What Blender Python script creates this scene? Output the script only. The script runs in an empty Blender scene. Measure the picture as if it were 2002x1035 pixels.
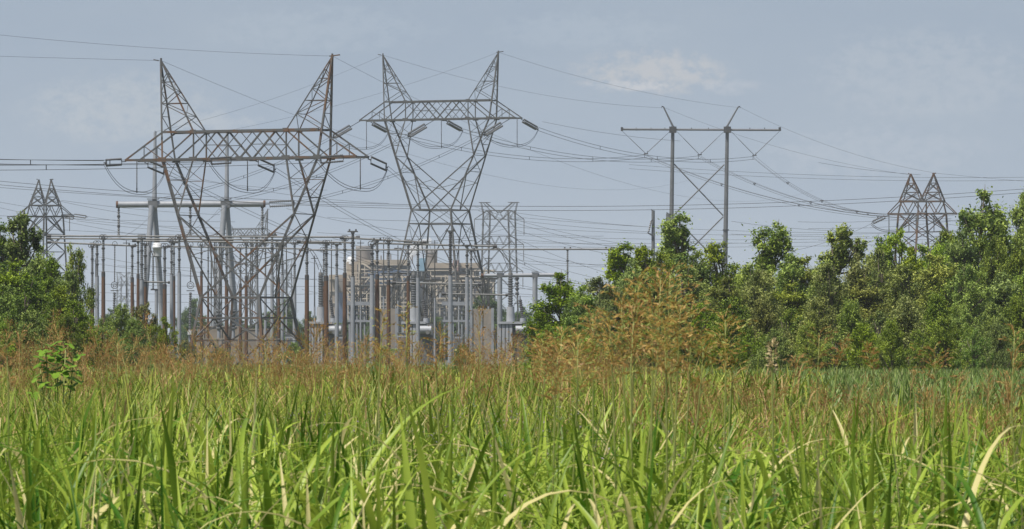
import bpy, math, random
import numpy as np
R = math.radians
rng = np.random.default_rng(11)
random.seed(5)
S = bpy.context.scene
COL = S.collection

# ------------------------------------------------------------------ camera, sky, sun, exposure
F = 2002 * 200 / 36.0          # focal length in photo pixels (200 mm lens, 36 mm sensor)
HZ, CZ = 695.0, 1.9            # horizon row in the photo, eye height
cam = bpy.data.cameras.new('camera')
cam.lens = 200; cam.sensor_width = 36; cam.clip_start = 0.5; cam.clip_end = 30000
cam.shift_y = (HZ - 517.5) / 2002
cam.dof.use_dof = True; cam.dof.focus_distance = 420; cam.dof.aperture_fstop = 55
camo = bpy.data.objects.new('camera', cam); COL.objects.link(camo)
camo.location = (0, 0, CZ); camo.rotation_euler = (R(90), 0, 0)
S.camera = camo
S.view_settings.view_transform = 'Standard'; S.view_settings.look = 'None'
S.view_settings.exposure = 0.5; S.view_settings.gamma = 1
S.render.engine = 'CYCLES'
S.cycles.use_denoising = True
S.cycles.max_bounces = 8; S.cycles.transparent_max_bounces = 12
S.cycles.volume_bounces = 1

SUN_EL, SUN_AZ = 62, 225       # degrees; azimuth measured clockwise from +Y (behind the camera, to its left)
W = bpy.data.worlds.new('World'); S.world = W; W.use_nodes = True
nt = W.node_tree; nt.nodes.clear()
def N(t, **k):
    n = nt.nodes.new(t)
    for a, b in k.items(): setattr(n, a, b)
    return n
def L(a, b): nt.links.new(a, b)
out = N('ShaderNodeOutputWorld'); bg = N('ShaderNodeBackground'); bg.inputs[1].default_value = 0.0707
sky = N('ShaderNodeTexSky'); sky.sky_type = 'NISHITA'; sky.sun_disc = False
sky.sun_elevation = R(SUN_EL); sky.sun_rotation = R(SUN_AZ)
sky.air_density = 1.2; sky.dust_density = 2.5; sky.ozone_density = 1.5
geo = N('ShaderNodeTexCoord')
sep = N('ShaderNodeSeparateXYZ'); L(geo.outputs['Generated'], sep.inputs[0])
ramp = N('ShaderNodeValToRGB')                       # thin overcast veil, by height above the horizon
mr = N('ShaderNodeMapRange'); mr.inputs[1].default_value = 0; mr.inputs[2].default_value = 0.09
L(sep.outputs[2], mr.inputs[0]); L(mr.outputs[0], ramp.inputs[0])
ramp.color_ramp.elements[0].color = (0.474, 0.530, 0.614, 1)
ramp.color_ramp.elements[1].color = (0.326, 0.402, 0.502, 1)
e = ramp.color_ramp.elements.new(0.35); e.color = (0.376, 0.448, 0.547, 1)
# soft mottling of the veil
mp = N('ShaderNodeMapping'); mp.inputs['Scale'].default_value = (14, 14, 30); L(geo.outputs['Generated'], mp.inputs[0])
nz = N('ShaderNodeTexNoise'); nz.inputs['Scale'].default_value = 1.0; nz.inputs['Detail'].default_value = 5; nz.inputs['Roughness'].default_value = 0.55
L(mp.outputs[0], nz.inputs['Vector'])
mot = N('ShaderNodeMapRange'); mot.inputs[1].default_value = 0.42; mot.inputs[2].default_value = 0.75; mot.inputs[3].default_value = 0; mot.inputs[4].default_value = 0.45
L(nz.outputs[0], mot.inputs[0])
m1 = N('ShaderNodeMixRGB'); m1.inputs[2].default_value = (0.45, 0.51, 0.575, 1)
L(mot.outputs[0], m1.inputs[0]); L(ramp.outputs[0], m1.inputs[1])
# a few brighter clouds at given directions: (dir x, dir z, half width, half height, strength)
mp2 = N('ShaderNodeMapping'); mp2.inputs['Scale'].default_value = (75, 75, 110); L(geo.outputs['Generated'], mp2.inputs[0])
nz2 = N('ShaderNodeTexNoise'); nz2.inputs['Detail'].default_value = 9; nz2.inputs['Roughness'].default_value = 0.66
L(mp2.outputs[0], nz2.inputs['Vector'])
last = m1.outputs[0]
def math_(op, a, b=None):
    n = N('ShaderNodeMath', operation=op)
    for i, v in enumerate((a, b)):
        if v is None: continue
        if isinstance(v, (int, float)): n.inputs[i].default_value = v
        else: L(v, n.inputs[i])
    return n.outputs[0]
for (px, py, wx, wy, st, col) in ((1275, 142, 190, 58, .62, (0.585, 0.58, 0.585, 1)), (1230, 168, 110, 14, .45, (0.62, 0.64, 0.68, 1)),
                                  (1430, 172, 90, 20, .3, (0.62, 0.63, 0.66, 1)), (240, 215, 240, 90, .42, (0.565, 0.595, 0.615, 1)),
                                  (1800, 150, 280, 120, .35, (0.52, 0.565, 0.62, 1)), (620, 60, 300, 60, .4, (0.45, 0.52, 0.60, 1)), (1150, 60, 240, 50, .4, (0.45, 0.52, 0.60, 1)), (1700, 300, 300, 70, .4, (0.50, 0.55, 0.62, 1)), (430, 240, 110, 30, .35, (0.57, 0.60, 0.63, 1))):
    dx = math_('MULTIPLY', math_('SUBTRACT', sep.outputs[0], (px - 1001) / F), F / wx)
    dz = math_('MULTIPLY', math_('SUBTRACT', sep.outputs[2], (HZ - py) / F), F / wy)
    r2 = math_('ADD', math_('MULTIPLY', dx, dx), math_('MULTIPLY', dz, dz))
    body = math_('SUBTRACT', 1.0, r2)
    v = math_('ADD', math_('MULTIPLY', body, 0.55), math_('MULTIPLY', math_('SUBTRACT', nz2.outputs[0], 0.5), 2.3))
    cl = N('ShaderNodeMapRange', interpolation_type='SMOOTHSTEP'); cl.inputs[1].default_value = 0.0; cl.inputs[2].default_value = 0.72
    L(v, cl.inputs[0])
    fac = math_('MULTIPLY', cl.outputs[0], st)
    fac = math_('MULTIPLY', fac, math_('MAXIMUM', math_('MINIMUM', math_('MULTIPLY', body, 1.4), 1.0), 0.0))
    fr = math_('GREATER_THAN', sep.outputs[1], 0.0)
    mm = N('ShaderNodeMixRGB'); mm.inputs[2].default_value = col
    L(math_('MULTIPLY', fac, fr), mm.inputs[0]); L(last, mm.inputs[1]); last = mm.outputs[0]
ten = N('ShaderNodeVectorMath', operation='SCALE'); ten.inputs['Scale'].default_value = 10.0
L(last, ten.inputs[0])
hi = N('ShaderNodeMapRange'); hi.inputs[1].default_value = 0.12; hi.inputs[2].default_value = 0.45; hi.inputs[3].default_value = 1; hi.inputs[4].default_value = 0.0
L(sep.outputs[2], hi.inputs[0])
mx = N('ShaderNodeMixRGB'); L(hi.outputs[0], mx.inputs[0]); L(sky.outputs[0], mx.inputs[1]); L(ten.outputs[0], mx.inputs[2])
L(mx.outputs[0], bg.inputs[0]); L(bg.outputs[0], out.inputs[0])

sun = bpy.data.lights.new('sun', 'SUN'); sun.energy = 4.4; sun.angle = R(2.5); sun.color = (1, 0.95, 0.87)
suno = bpy.data.objects.new('sun', sun); COL.objects.link(suno)
suno.rotation_euler = (R(90 - SUN_EL), 0, R(180 - SUN_AZ)); suno.location = (-40, -40, 90)

# ------------------------------------------------------------------ materials
def mat(name, col, rough=0.7, metal=0.0, var=0.15, scale=3.0, col2=None, lo=0.4, hi=0.65, bump=0.0, obj=True):
    m = bpy.data.materials.new(name); m.use_nodes = True
    t = m.node_tree; b = t.nodes['Principled BSDF']
    b.inputs['Roughness'].default_value = rough; b.inputs['Metallic'].default_value = metal
    tc = t.nodes.new('ShaderNodeTexCoord')
    n = t.nodes.new('ShaderNodeTexNoise'); n.inputs['Scale'].default_value = scale; n.inputs['Detail'].default_value = 6; n.inputs['Roughness'].default_value = 0.6
    t.links.new(tc.outputs['Object'], n.inputs['Vector'])
    mr = t.nodes.new('ShaderNodeMapRange'); mr.inputs[1].default_value = lo; mr.inputs[2].default_value = hi
    t.links.new(n.outputs[0], mr.inputs[0])
    mi = t.nodes.new('ShaderNodeMixRGB'); t.links.new(mr.outputs[0], mi.inputs[0])
    mi.inputs[1].default_value = (*col, 1)
    c2 = col2 if col2 else tuple(c * (1 - var * 2) for c in col)
    mi.inputs[2].default_value = (*c2, 1)
    t.links.new(mi.outputs[0], b.inputs['Base Color'])
    if bump:
        bp = t.nodes.new('ShaderNodeBump'); bp.inputs['Strength'].default_value = bump; bp.inputs['Distance'].default_value = 0.1
        t.links.new(n.outputs[0], bp.inputs['Height']); t.links.new(bp.outputs[0], b.inputs['Normal'])
    return m
def leafmat(name, a, b_, c=None, trans=0.35, scale=0.6, cshare=0.1, rough=0.5, tree=False):
    """foliage: each leaf its own shade between a and b_ (drifting over the plant), a share of them c"""
    m = bpy.data.materials.new(name); m.use_nodes = True
    t = m.node_tree; p = t.nodes['Principled BSDF']; p.inputs['Roughness'].default_value = rough
    p.inputs['Specular IOR Level'].default_value = 0.22
    g = t.nodes.new('ShaderNodeNewGeometry'); tc = t.nodes.new('ShaderNodeTexCoord')
    n = t.nodes.new('ShaderNodeTexNoise'); n.inputs['Scale'].default_value = scale; n.inputs['Detail'].default_value = 3
    t.links.new(tc.outputs['Object'], n.inputs['Vector'])
    ad = t.nodes.new('ShaderNodeMath'); ad.operation = 'MULTIPLY_ADD'; ad.inputs[1].default_value = 2.2; ad.inputs[2].default_value = -1.1
    t.links.new(n.outputs[0], ad.inputs[0])
    a2 = t.nodes.new('ShaderNodeMath'); a2.operation = 'ADD'; a2.use_clamp = True
    sc = t.nodes.new('ShaderNodeMath'); sc.operation = 'MULTIPLY_ADD'; sc.inputs[1].default_value = 0.9; sc.inputs[2].default_value = 0.05
    t.links.new(g.outputs['Random Per Island'], sc.inputs[0])
    t.links.new(ad.outputs[0], a2.inputs[0]); t.links.new(sc.outputs[0], a2.inputs[1])
    mi = t.nodes.new('ShaderNodeMixRGB'); t.links.new(a2.outputs[0], mi.inputs[0])
    mi.inputs[1].default_value = (*a, 1); mi.inputs[2].default_value = (*b_, 1)
    col = mi.outputs[0]
    if c:
        w = t.nodes.new('ShaderNodeMath'); w.operation = 'MULTIPLY'; w.inputs[1].default_value = 7.31
        fr = t.nodes.new('ShaderNodeMath'); fr.operation = 'FRACT'
        lt = t.nodes.new('ShaderNodeMath'); lt.operation = 'LESS_THAN'; lt.inputs[1].default_value = cshare
        t.links.new(g.outputs['Random Per Island'], w.inputs[0]); t.links.new(w.outputs[0], fr.inputs[0]); t.links.new(fr.outputs[0], lt.inputs[0])
        m2 = t.nodes.new('ShaderNodeMixRGB'); t.links.new(lt.outputs[0], m2.inputs[0]); t.links.new(col, m2.inputs[1]); m2.inputs[2].default_value = (*c, 1)
        col = m2.outputs[0]
    if tree:      # every tree its own tone
        oi = t.nodes.new('ShaderNodeObjectInfo'); hs = t.nodes.new('ShaderNodeHueSaturation')
        for k_, lo_, hi_, mul in (('Hue', .478, .503, 1), ('Value', .72, 1.25, 5.37), ('Saturation', .8, 1.08, 3.91)):
            w1 = t.nodes.new('ShaderNodeMath'); w1.operation = 'MULTIPLY'; w1.inputs[1].default_value = mul; t.links.new(oi.outputs['Random'], w1.inputs[0])
            f1 = t.nodes.new('ShaderNodeMath'); f1.operation = 'FRACT'; t.links.new(w1.outputs[0], f1.inputs[0])
            r1 = t.nodes.new('ShaderNodeMapRange'); r1.inputs[3].default_value = lo_; r1.inputs[4].default_value = hi_; t.links.new(f1.outputs[0], r1.inputs[0]); t.links.new(r1.outputs[0], hs.inputs[k_])
        t.links.new(col, hs.inputs['Color']); col = hs.outputs[0]
    t.links.new(col, p.inputs['Base Color'])
    tr = t.nodes.new('ShaderNodeBsdfTranslucent'); t.links.new(col, tr.inputs[0])
    ms = t.nodes.new('ShaderNodeMixShader'); ms.inputs[0].default_value = trans
    o = t.nodes['Material Output']
    t.links.new(p.outputs[0], ms.inputs[1]); t.links.new(tr.outputs[0], ms.inputs[2]); t.links.new(ms.outputs[0], o.inputs[0])
    return m
M = dict(
    rusty=mat('weathered_rusty_steel', (0.070, 0.071, 0.070), 0.65, 0.1, scale=0.38, col2=(0.098, 0.050, 0.023), lo=0.52, hi=0.60),
    steel=mat('weathered_galvanised_steel', (0.080, 0.083, 0.082), 0.6, 0.15, scale=0.6, col2=(0.045, 0.042, 0.038)),
    farsteel=mat('grey_lattice_steel', (0.085, 0.087, 0.088), 0.7, 0.15, scale=0.5, col2=(0.055, 0.053, 0.05)),
    brownlattice=mat('brown_lattice_steel', (0.060, 0.056, 0.052), 0.7, 0.1, scale=0.4, col2=(0.090, 0.046, 0.022), lo=.45, hi=.56),
    pole=mat('galvanised_pole', (0.125, 0.13, 0.137), 0.55, 0.1, scale=0.7, col2=(0.09, 0.094, 0.10), lo=.35, hi=.75),
    greypaint=mat('grey_painted_steel', (0.26, 0.274, 0.298), 0.5, 0.05, scale=0.8, col2=(0.19, 0.204, 0.225), lo=.35, hi=.75),
    rustpost=mat('rust_brown_steel', (0.100, 0.047, 0.021), 0.85, 0.0, scale=0.9, col2=(0.060, 0.031, 0.017), lo=.35, hi=.7),
    porcelain=mat('grey_insulator', (0.135, 0.14, 0.147), 0.4, 0, scale=2, col2=(0.09, 0.095, 0.102)),
    darkins=mat('dark_insulator', (0.10, 0.10, 0.105), 0.4, 0, scale=2),
    dark=mat('dark_steel', (0.055, 0.055, 0.058), 0.6, 0.2, scale=2),
    wire=mat('weathered_conductor', (0.05, 0.05, 0.052), 0.6, 0.1, scale=0.2),
    alu=mat('aluminium_bus', (0.18, 0.18, 0.177), 0.5, 0.15, scale=0.6, col2=(0.12, 0.117, 0.11)),
    lightgrey=mat('light_grey_enamel', (0.34, 0.355, 0.375), 0.4, 0.05, scale=.8, col2=(0.26, 0.27, 0.29), lo=.35, hi=.75),
    white=mat('white_paint', (0.52, 0.53, 0.54), 0.5, 0, scale=1, col2=(0.43, 0.44, 0.45)),
    conc=mat('stained_concrete', (0.27, 0.24, 0.205), 0.9, 0, scale=0.5, col2=(0.17, 0.15, 0.13), lo=.35, hi=.7, bump=.2),
    beigewall=mat('stained_beige_wall', (0.24, 0.205, 0.165), 0.9, 0, scale=0.35, col2=(0.15, 0.13, 0.108), lo=.35, hi=.7, bump=.2),
    tan=mat('tan_cladding', (0.33, 0.275, 0.21), 0.8, 0, scale=0.12, col2=(0.20, 0.165, 0.13), lo=.35, hi=.7),
    beam=mat('tan_painted_frame', (0.50, 0.43, 0.34), 0.8, 0, scale=0.2, col2=(0.30, 0.26, 0.21), lo=.35, hi=.7),
    void=mat('dark_void_shade', (0.032, 0.037, 0.05), 0.8, 0, scale=0.15, col2=(0.014, 0.016, 0.022), lo=.35, hi=.7),  # near-black colour stands in for shade in the frame's open voids
    blue=mat('blue_cladding', (0.06, 0.11, 0.21), 0.6, 0, scale=0.15, col2=(0.05, 0.08, 0.14), lo=.35, hi=.7),
    skyblue=mat('pale_blue_cladding', (0.17, 0.30, 0.40), 0.6, 0, scale=0.15),
    pink=mat('pinkish_cladding', (0.33, 0.22, 0.20), 0.8, 0, scale=0.15),
    chim=mat('grey_tan_chimney', (0.19, 0.168, 0.15), 0.85, 0, scale=0.12, col2=(0.125, 0.11, 0.10), lo=.35, hi=.7),
    chimtop=mat('dark_chimney_rim', (0.17, 0.16, 0.155), 0.85, 0, scale=0.2),
    bark=mat('grey_brown_bark', (0.13, 0.105, 0.08), 0.95, 0, scale=3, bump=.4),
    soil=mat('dark_soil_and_litter', (0.075, 0.065, 0.035), 1.0, 0, scale=0.5, col2=(0.06, 0.085, 0.03)),
    leafA=leafmat('fresh_green_leaves', (0.060, 0.130, 0.007), (0.350, 0.470, 0.038), trans=.28, tree=True),
    leafB=leafmat('dark_green_leaves', (0.045, 0.100, 0.012), (0.265, 0.370, 0.040), trans=.28, tree=True),
    leafC=leafmat('olive_green_leaves', (0.070, 0.110, 0.012), (0.320, 0.370, 0.050), trans=.28, tree=True),
    leafD=leafmat('pale_flecked_leaves', (0.08, 0.17, 0.03), (0.29, 0.40, 0.07), (0.42, 0.42, 0.20), trans=.35, cshare=.06),
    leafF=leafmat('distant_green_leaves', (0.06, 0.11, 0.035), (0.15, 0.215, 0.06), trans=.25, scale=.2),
    grass=leafmat('tall_grass_blades', (0.042, 0.120, 0.005), (0.335, 0.425, 0.055), (0.56, 0.50, 0.22), trans=.33, scale=1.8, cshare=.10, rough=.42),
    grassmid=leafmat('mid_field_grass_blades', (0.062, 0.125, 0.007), (0.350, 0.390, 0.062), (0.38, 0.27, 0.11), trans=.32, scale=.6, cshare=.14, rough=.5),
    under=leafmat('shade_darkened_lower_grass', (0.030, 0.070, 0.006), (0.150, 0.200, 0.028), (0.30, 0.22, 0.09), trans=.25, scale=.8, cshare=.15, rough=.6),  # older lower blades, colour darkened to stand in for shade deep in the grass
    field=leafmat('far_field_blades', (0.075, 0.145, 0.022), (0.235, 0.300, 0.075), (0.26, 0.27, 0.12), trans=.3, scale=.15, cshare=.1),
    panicle=leafmat('reddish_brown_seed_heads', (0.22, 0.115, 0.042), (0.50, 0.310, 0.110), (0.34, 0.36, 0.11), trans=.4, scale=2.0, cshare=.15),
    paniclegold=leafmat('golden_brown_seed_heads', (0.30, 0.175, 0.045), (0.55, 0.38, 0.115), (0.34, 0.38, 0.10), trans=.4, scale=3.0, cshare=.25),
    stem=leafmat('grass_stems', (0.14, 0.20, 0.04), (0.30, 0.29, 0.10), (0.35, 0.22, 0.10), trans=.1, scale=1, cshare=.2),
    straw=leafmat('dry_straw', (0.42, 0.33, 0.17), (0.52, 0.42, 0.25), trans=.2),
    lobed=leafmat('bright_green_lobed_leaves', (0.085, 0.19, 0.012), (0.20, 0.33, 0.035), trans=.38, scale=9),
    purple=leafmat('grey_purple_flower_heads', (0.20, 0.155, 0.20), (0.30, 0.24, 0.26), trans=.2),
)

# ------------------------------------------------------------------ helpers
def P(px, py, d):
    """photo pixel and distance -> world point"""
    return np.array([(px - 1001) / F * d, d, CZ + (HZ - py) / F * d])
def gx(px, d): return (px - 1001) / F * d
def tag(o, label, cat, group=None, kind=None):
    if label: o['label'] = label
    if cat: o['category'] = cat
    if group: o['group'] = group
    if kind: o['kind'] = kind
    return o
def empty(name, loc, rz=0.0, label=None, cat=None, group=None):
    o = bpy.data.objects.new(name, None); COL.objects.link(o)
    o.location = loc; o.rotation_euler = (0, 0, rz); o.empty_display_size = 0.5
    return tag(o, label, cat, group)
def copy_thing(root, loc, rz, label, scale=None):
    r = root.copy(); COL.objects.link(r); r.location = loc; r.rotation_euler = (0, 0, rz); r['label'] = label
    if scale is not None: r.scale = scale
    for ch in list(root.children):
        c = ch.copy(); COL.objects.link(c); c.parent = r
        for g in list(ch.children):
            d = g.copy(); COL.objects.link(d); d.parent = c
    return r
def V(*a): return np.array(a, float)
class MB:
    def __init__(s): s.v = []; s.f = []; s.sm = []
    def add(s, vs, fs, smooth=False):
        b = len(s.v); s.v.extend(tuple(map(float, p)) for p in vs)
        for f in fs: s.f.append(tuple(i + b for i in f)); s.sm.append(smooth)
        return s
    def frame(s, p, q):
        d = np.asarray(q, float) - np.asarray(p, float); n = np.linalg.norm(d); d = d / max(n, 1e-9)
        a = V(0, 0, 1) if abs(d[2]) < 0.95 else V(0, 1, 0)
        x = np.cross(d, a); x /= np.linalg.norm(x); y = np.cross(x, d)
        return d, x, y
    def bar(s, p, q, w, h=None):
        h = h or w; p = np.asarray(p, float); q = np.asarray(q, float); d, x, y = s.frame(p, q)
        vs = [c + x * a * w / 2 + y * b * h / 2 for c in (p, q) for a, b in ((-1, -1), (1, -1), (1, 1), (-1, 1))]
        return s.add(vs, [(3, 2, 1, 0), (4, 5, 6, 7), (0, 1, 5, 4), (1, 2, 6, 5), (2, 3, 7, 6), (3, 0, 4, 7)])
    def angle(s, p, q, w, flip=1):
        """steel angle section: two plates at right angles"""
        p = np.asarray(p, float); q = np.asarray(q, float); d, x, y = s.frame(p, q); x = x * flip; t = max(w * .22, .02)
        pro = [(-w / 2, -w / 2), (w / 2, -w / 2), (w / 2, -w / 2 + t), (-w / 2 + t, -w / 2 + t), (-w / 2 + t, w / 2), (-w / 2, w / 2)]
        vs = [c + x * a + y * b for c in (p, q) for a, b in pro]
        fs = [tuple(range(5, -1, -1)), tuple(range(6, 12))] + [(i, (i + 1) % 6, (i + 1) % 6 + 6, i + 6) for i in range(6)]
        return s.add(vs, fs)
    def tube(s, p, q, r0, r1=None, n=10, cap=True):
        r1 = r0 if r1 is None else r1; p = np.asarray(p, float); q = np.asarray(q, float); d, x, y = s.frame(p, q)
        vs = [c + (x * math.cos(2 * math.pi * i / n) + y * math.sin(2 * math.pi * i / n)) * r for c, r in ((p, r0), (q, r1)) for i in range(n)]
        s.add(vs, [(i, (i + 1) % n, (i + 1) % n + n, i + n) for i in range(n)], True)
        if cap: s.add(vs, [tuple(range(n - 1, -1, -1)), tuple(range(n, 2 * n))])
        return s
    def path(s, pts, r, n=4):
        pts = [np.asarray(p, float) for p in pts]; m = len(pts); vs = []
        for k, p in enumerate(pts):
            rr = r[k] if hasattr(r, '__len__') else r
            d, x, y = s.frame(pts[max(k - 1, 0)], pts[min(k + 1, m - 1)])
            vs += [p + (x * math.cos(2 * math.pi * i / n) + y * math.sin(2 * math.pi * i / n)) * rr for i in range(n)]
        fs = [(k * n + i, k * n + (i + 1) % n, (k + 1) * n + (i + 1) % n, (k + 1) * n + i) for k in range(m - 1) for i in range(n)]
        s.add(vs, fs + [tuple(range(n - 1, -1, -1)), tuple(range((m - 1) * n, m * n))], True); return s
    def ribbed(s, p, q, r, pitch, rin=0.62, n=10):
        """insulator: alternating sheds along an axis"""
        p = np.asarray(p, float); q = np.asarray(q, float); d, x, y = s.frame(p, q); Ln = np.linalg.norm(q - p)
        k = max(2, int(Ln / pitch)); vs = []; m = 0
        for i in range(k):
            for t, rr in ((i / k, r * rin), ((i + .35) / k, r), ((i + .6) / k, r), ((i + .75) / k, r * rin)):
                c = p + (q - p) * t
                vs += [c + (x * math.cos(2 * math.pi * j / n) + y * math.sin(2 * math.pi * j / n)) * rr for j in range(n)]; m += 1
        c = q; vs += [c + (x * math.cos(2 * math.pi * j / n) + y * math.sin(2 * math.pi * j / n)) * r * rin for j in range(n)]; m += 1
        fs = [(k_ * n + i, k_ * n + (i + 1) % n, (k_ + 1) * n + (i + 1) % n, (k_ + 1) * n + i) for k_ in range(m - 1) for i in range(n)]
        s.add(vs, fs + [tuple(range(n - 1, -1, -1)), tuple(range((m - 1) * n, m * n))], False); return s
    def box(s, c, size, rz=0.0):
        c = np.asarray(c, float); hx, hy, hz = [a / 2 for a in size]; ca, sa = math.cos(rz), math.sin(rz); vs = []
        for dz in (-hz, hz):
            for dx, dy in ((-hx, -hy), (hx, -hy), (hx, hy), (-hx, hy)):
                vs.append(c + V(dx * ca - dy * sa, dx * sa + dy * ca, dz))
        return s.add(vs, [(3, 2, 1, 0), (4, 5, 6, 7), (0, 1, 5, 4), (1, 2, 6, 5), (2, 3, 7, 6), (3, 0, 4, 7)])
    def ring(s, c, R_, r, axis='y', n=16, k=5):
        vs = []
        for i in range(n):
            a = 2 * math.pi * i / n
            for j in range(k):
                b = 2 * math.pi * j / k; rr = R_ + r * math.cos(b); h = r * math.sin(b)
                p = (rr * math.cos(a), h, rr * math.sin(a)) if axis == 'y' else (rr * math.cos(a), rr * math.sin(a), h)
                vs.append(np.asarray(c, float) + V(*p))
        return s.add(vs, [(i * k + j, ((i + 1) % n) * k + j, ((i + 1) % n) * k + (j + 1) % k, i * k + (j + 1) % k) for i in range(n) for j in range(k)], True)
    def lathe(s, c, prof, n=20):
        c = np.asarray(c, float); vs = [c + V(r * math.cos(2 * math.pi * i / n), r * math.sin(2 * math.pi * i / n), z) for r, z in prof for i in range(n)]
        m = len(prof)
        s.add(vs, [(k * n + i, k * n + (i + 1) % n, (k + 1) * n + (i + 1) % n, (k + 1) * n + i) for k in range(m - 1) for i in range(n)], True)
        s.add(vs, [tuple(range(n - 1, -1, -1)), tuple(range((m - 1) * n, m * n))]); return s
    def build(s, name, m, parent=None, world=False):
        vs = s.v
        if world and parent is not None:
            l = parent.location; a = -parent.rotation_euler[2]; ca, sa = math.cos(a), math.sin(a)
            vs = [((x - l[0]) * ca - (y - l[1]) * sa, (x - l[0]) * sa + (y - l[1]) * ca, z - l[2]) for x, y, z in s.v]
        me = bpy.data.meshes.new(name); me.from_pydata(vs, [], s.f)
        me.polygons.foreach_set('use_smooth', s.sm); me.materials.append(m); me.update()
        o = bpy.data.objects.new(name, me); COL.objects.link(o)
        if parent is not None: o.parent = parent
        return o
def fastmesh(name, co, quads, m, parent=None, smooth=False, tris=None):
    me = bpy.data.meshes.new(name)
    co = np.ascontiguousarray(co, np.float32).reshape(-1, 3); quads = np.ascontiguousarray(quads, np.int32).reshape(-1, 4)
    me.vertices.add(len(co)); me.vertices.foreach_set('co', co.ravel())
    me.loops.add(quads.size); me.loops.foreach_set('vertex_index', quads.ravel())
    me.polygons.add(len(quads)); me.polygons.foreach_set('loop_start', np.arange(0, quads.size, 4, dtype=np.int32))
    me.polygons.foreach_set('use_smooth', np.full(len(quads), smooth))
    me.update(calc_edges=True); me.materials.append(m)
    o = bpy.data.objects.new(name, me); COL.objects.link(o)
    if parent is not None: o.parent = parent
    return o
def local_to_world(root, p):
    a = root.rotation_euler[2]; ca, sa = math.cos(a), math.sin(a); l = root.location
    return V(l[0] + p[0] * ca - p[1] * sa, l[1] + p[0] * sa + p[1] * ca, l[2] + p[2])
def sag_line(a, b, sag, n=24):
    a = np.asarray(a, float); b = np.asarray(b, float)
    return [a + (b - a) * t - V(0, 0, 4 * sag * t * (1 - t)) for t in np.linspace(0, 1, n)]

# ------------------------------------------------------------------ ground
g = MB(); g.add([(-4000, -60, 0), (4000, -60, 0), (4000, 6000, 0), (-4000, 6000, 0)], [(0, 1, 2, 3)])
tag(g.build('ground', M['soil']), None, None, kind='structure')

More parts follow.
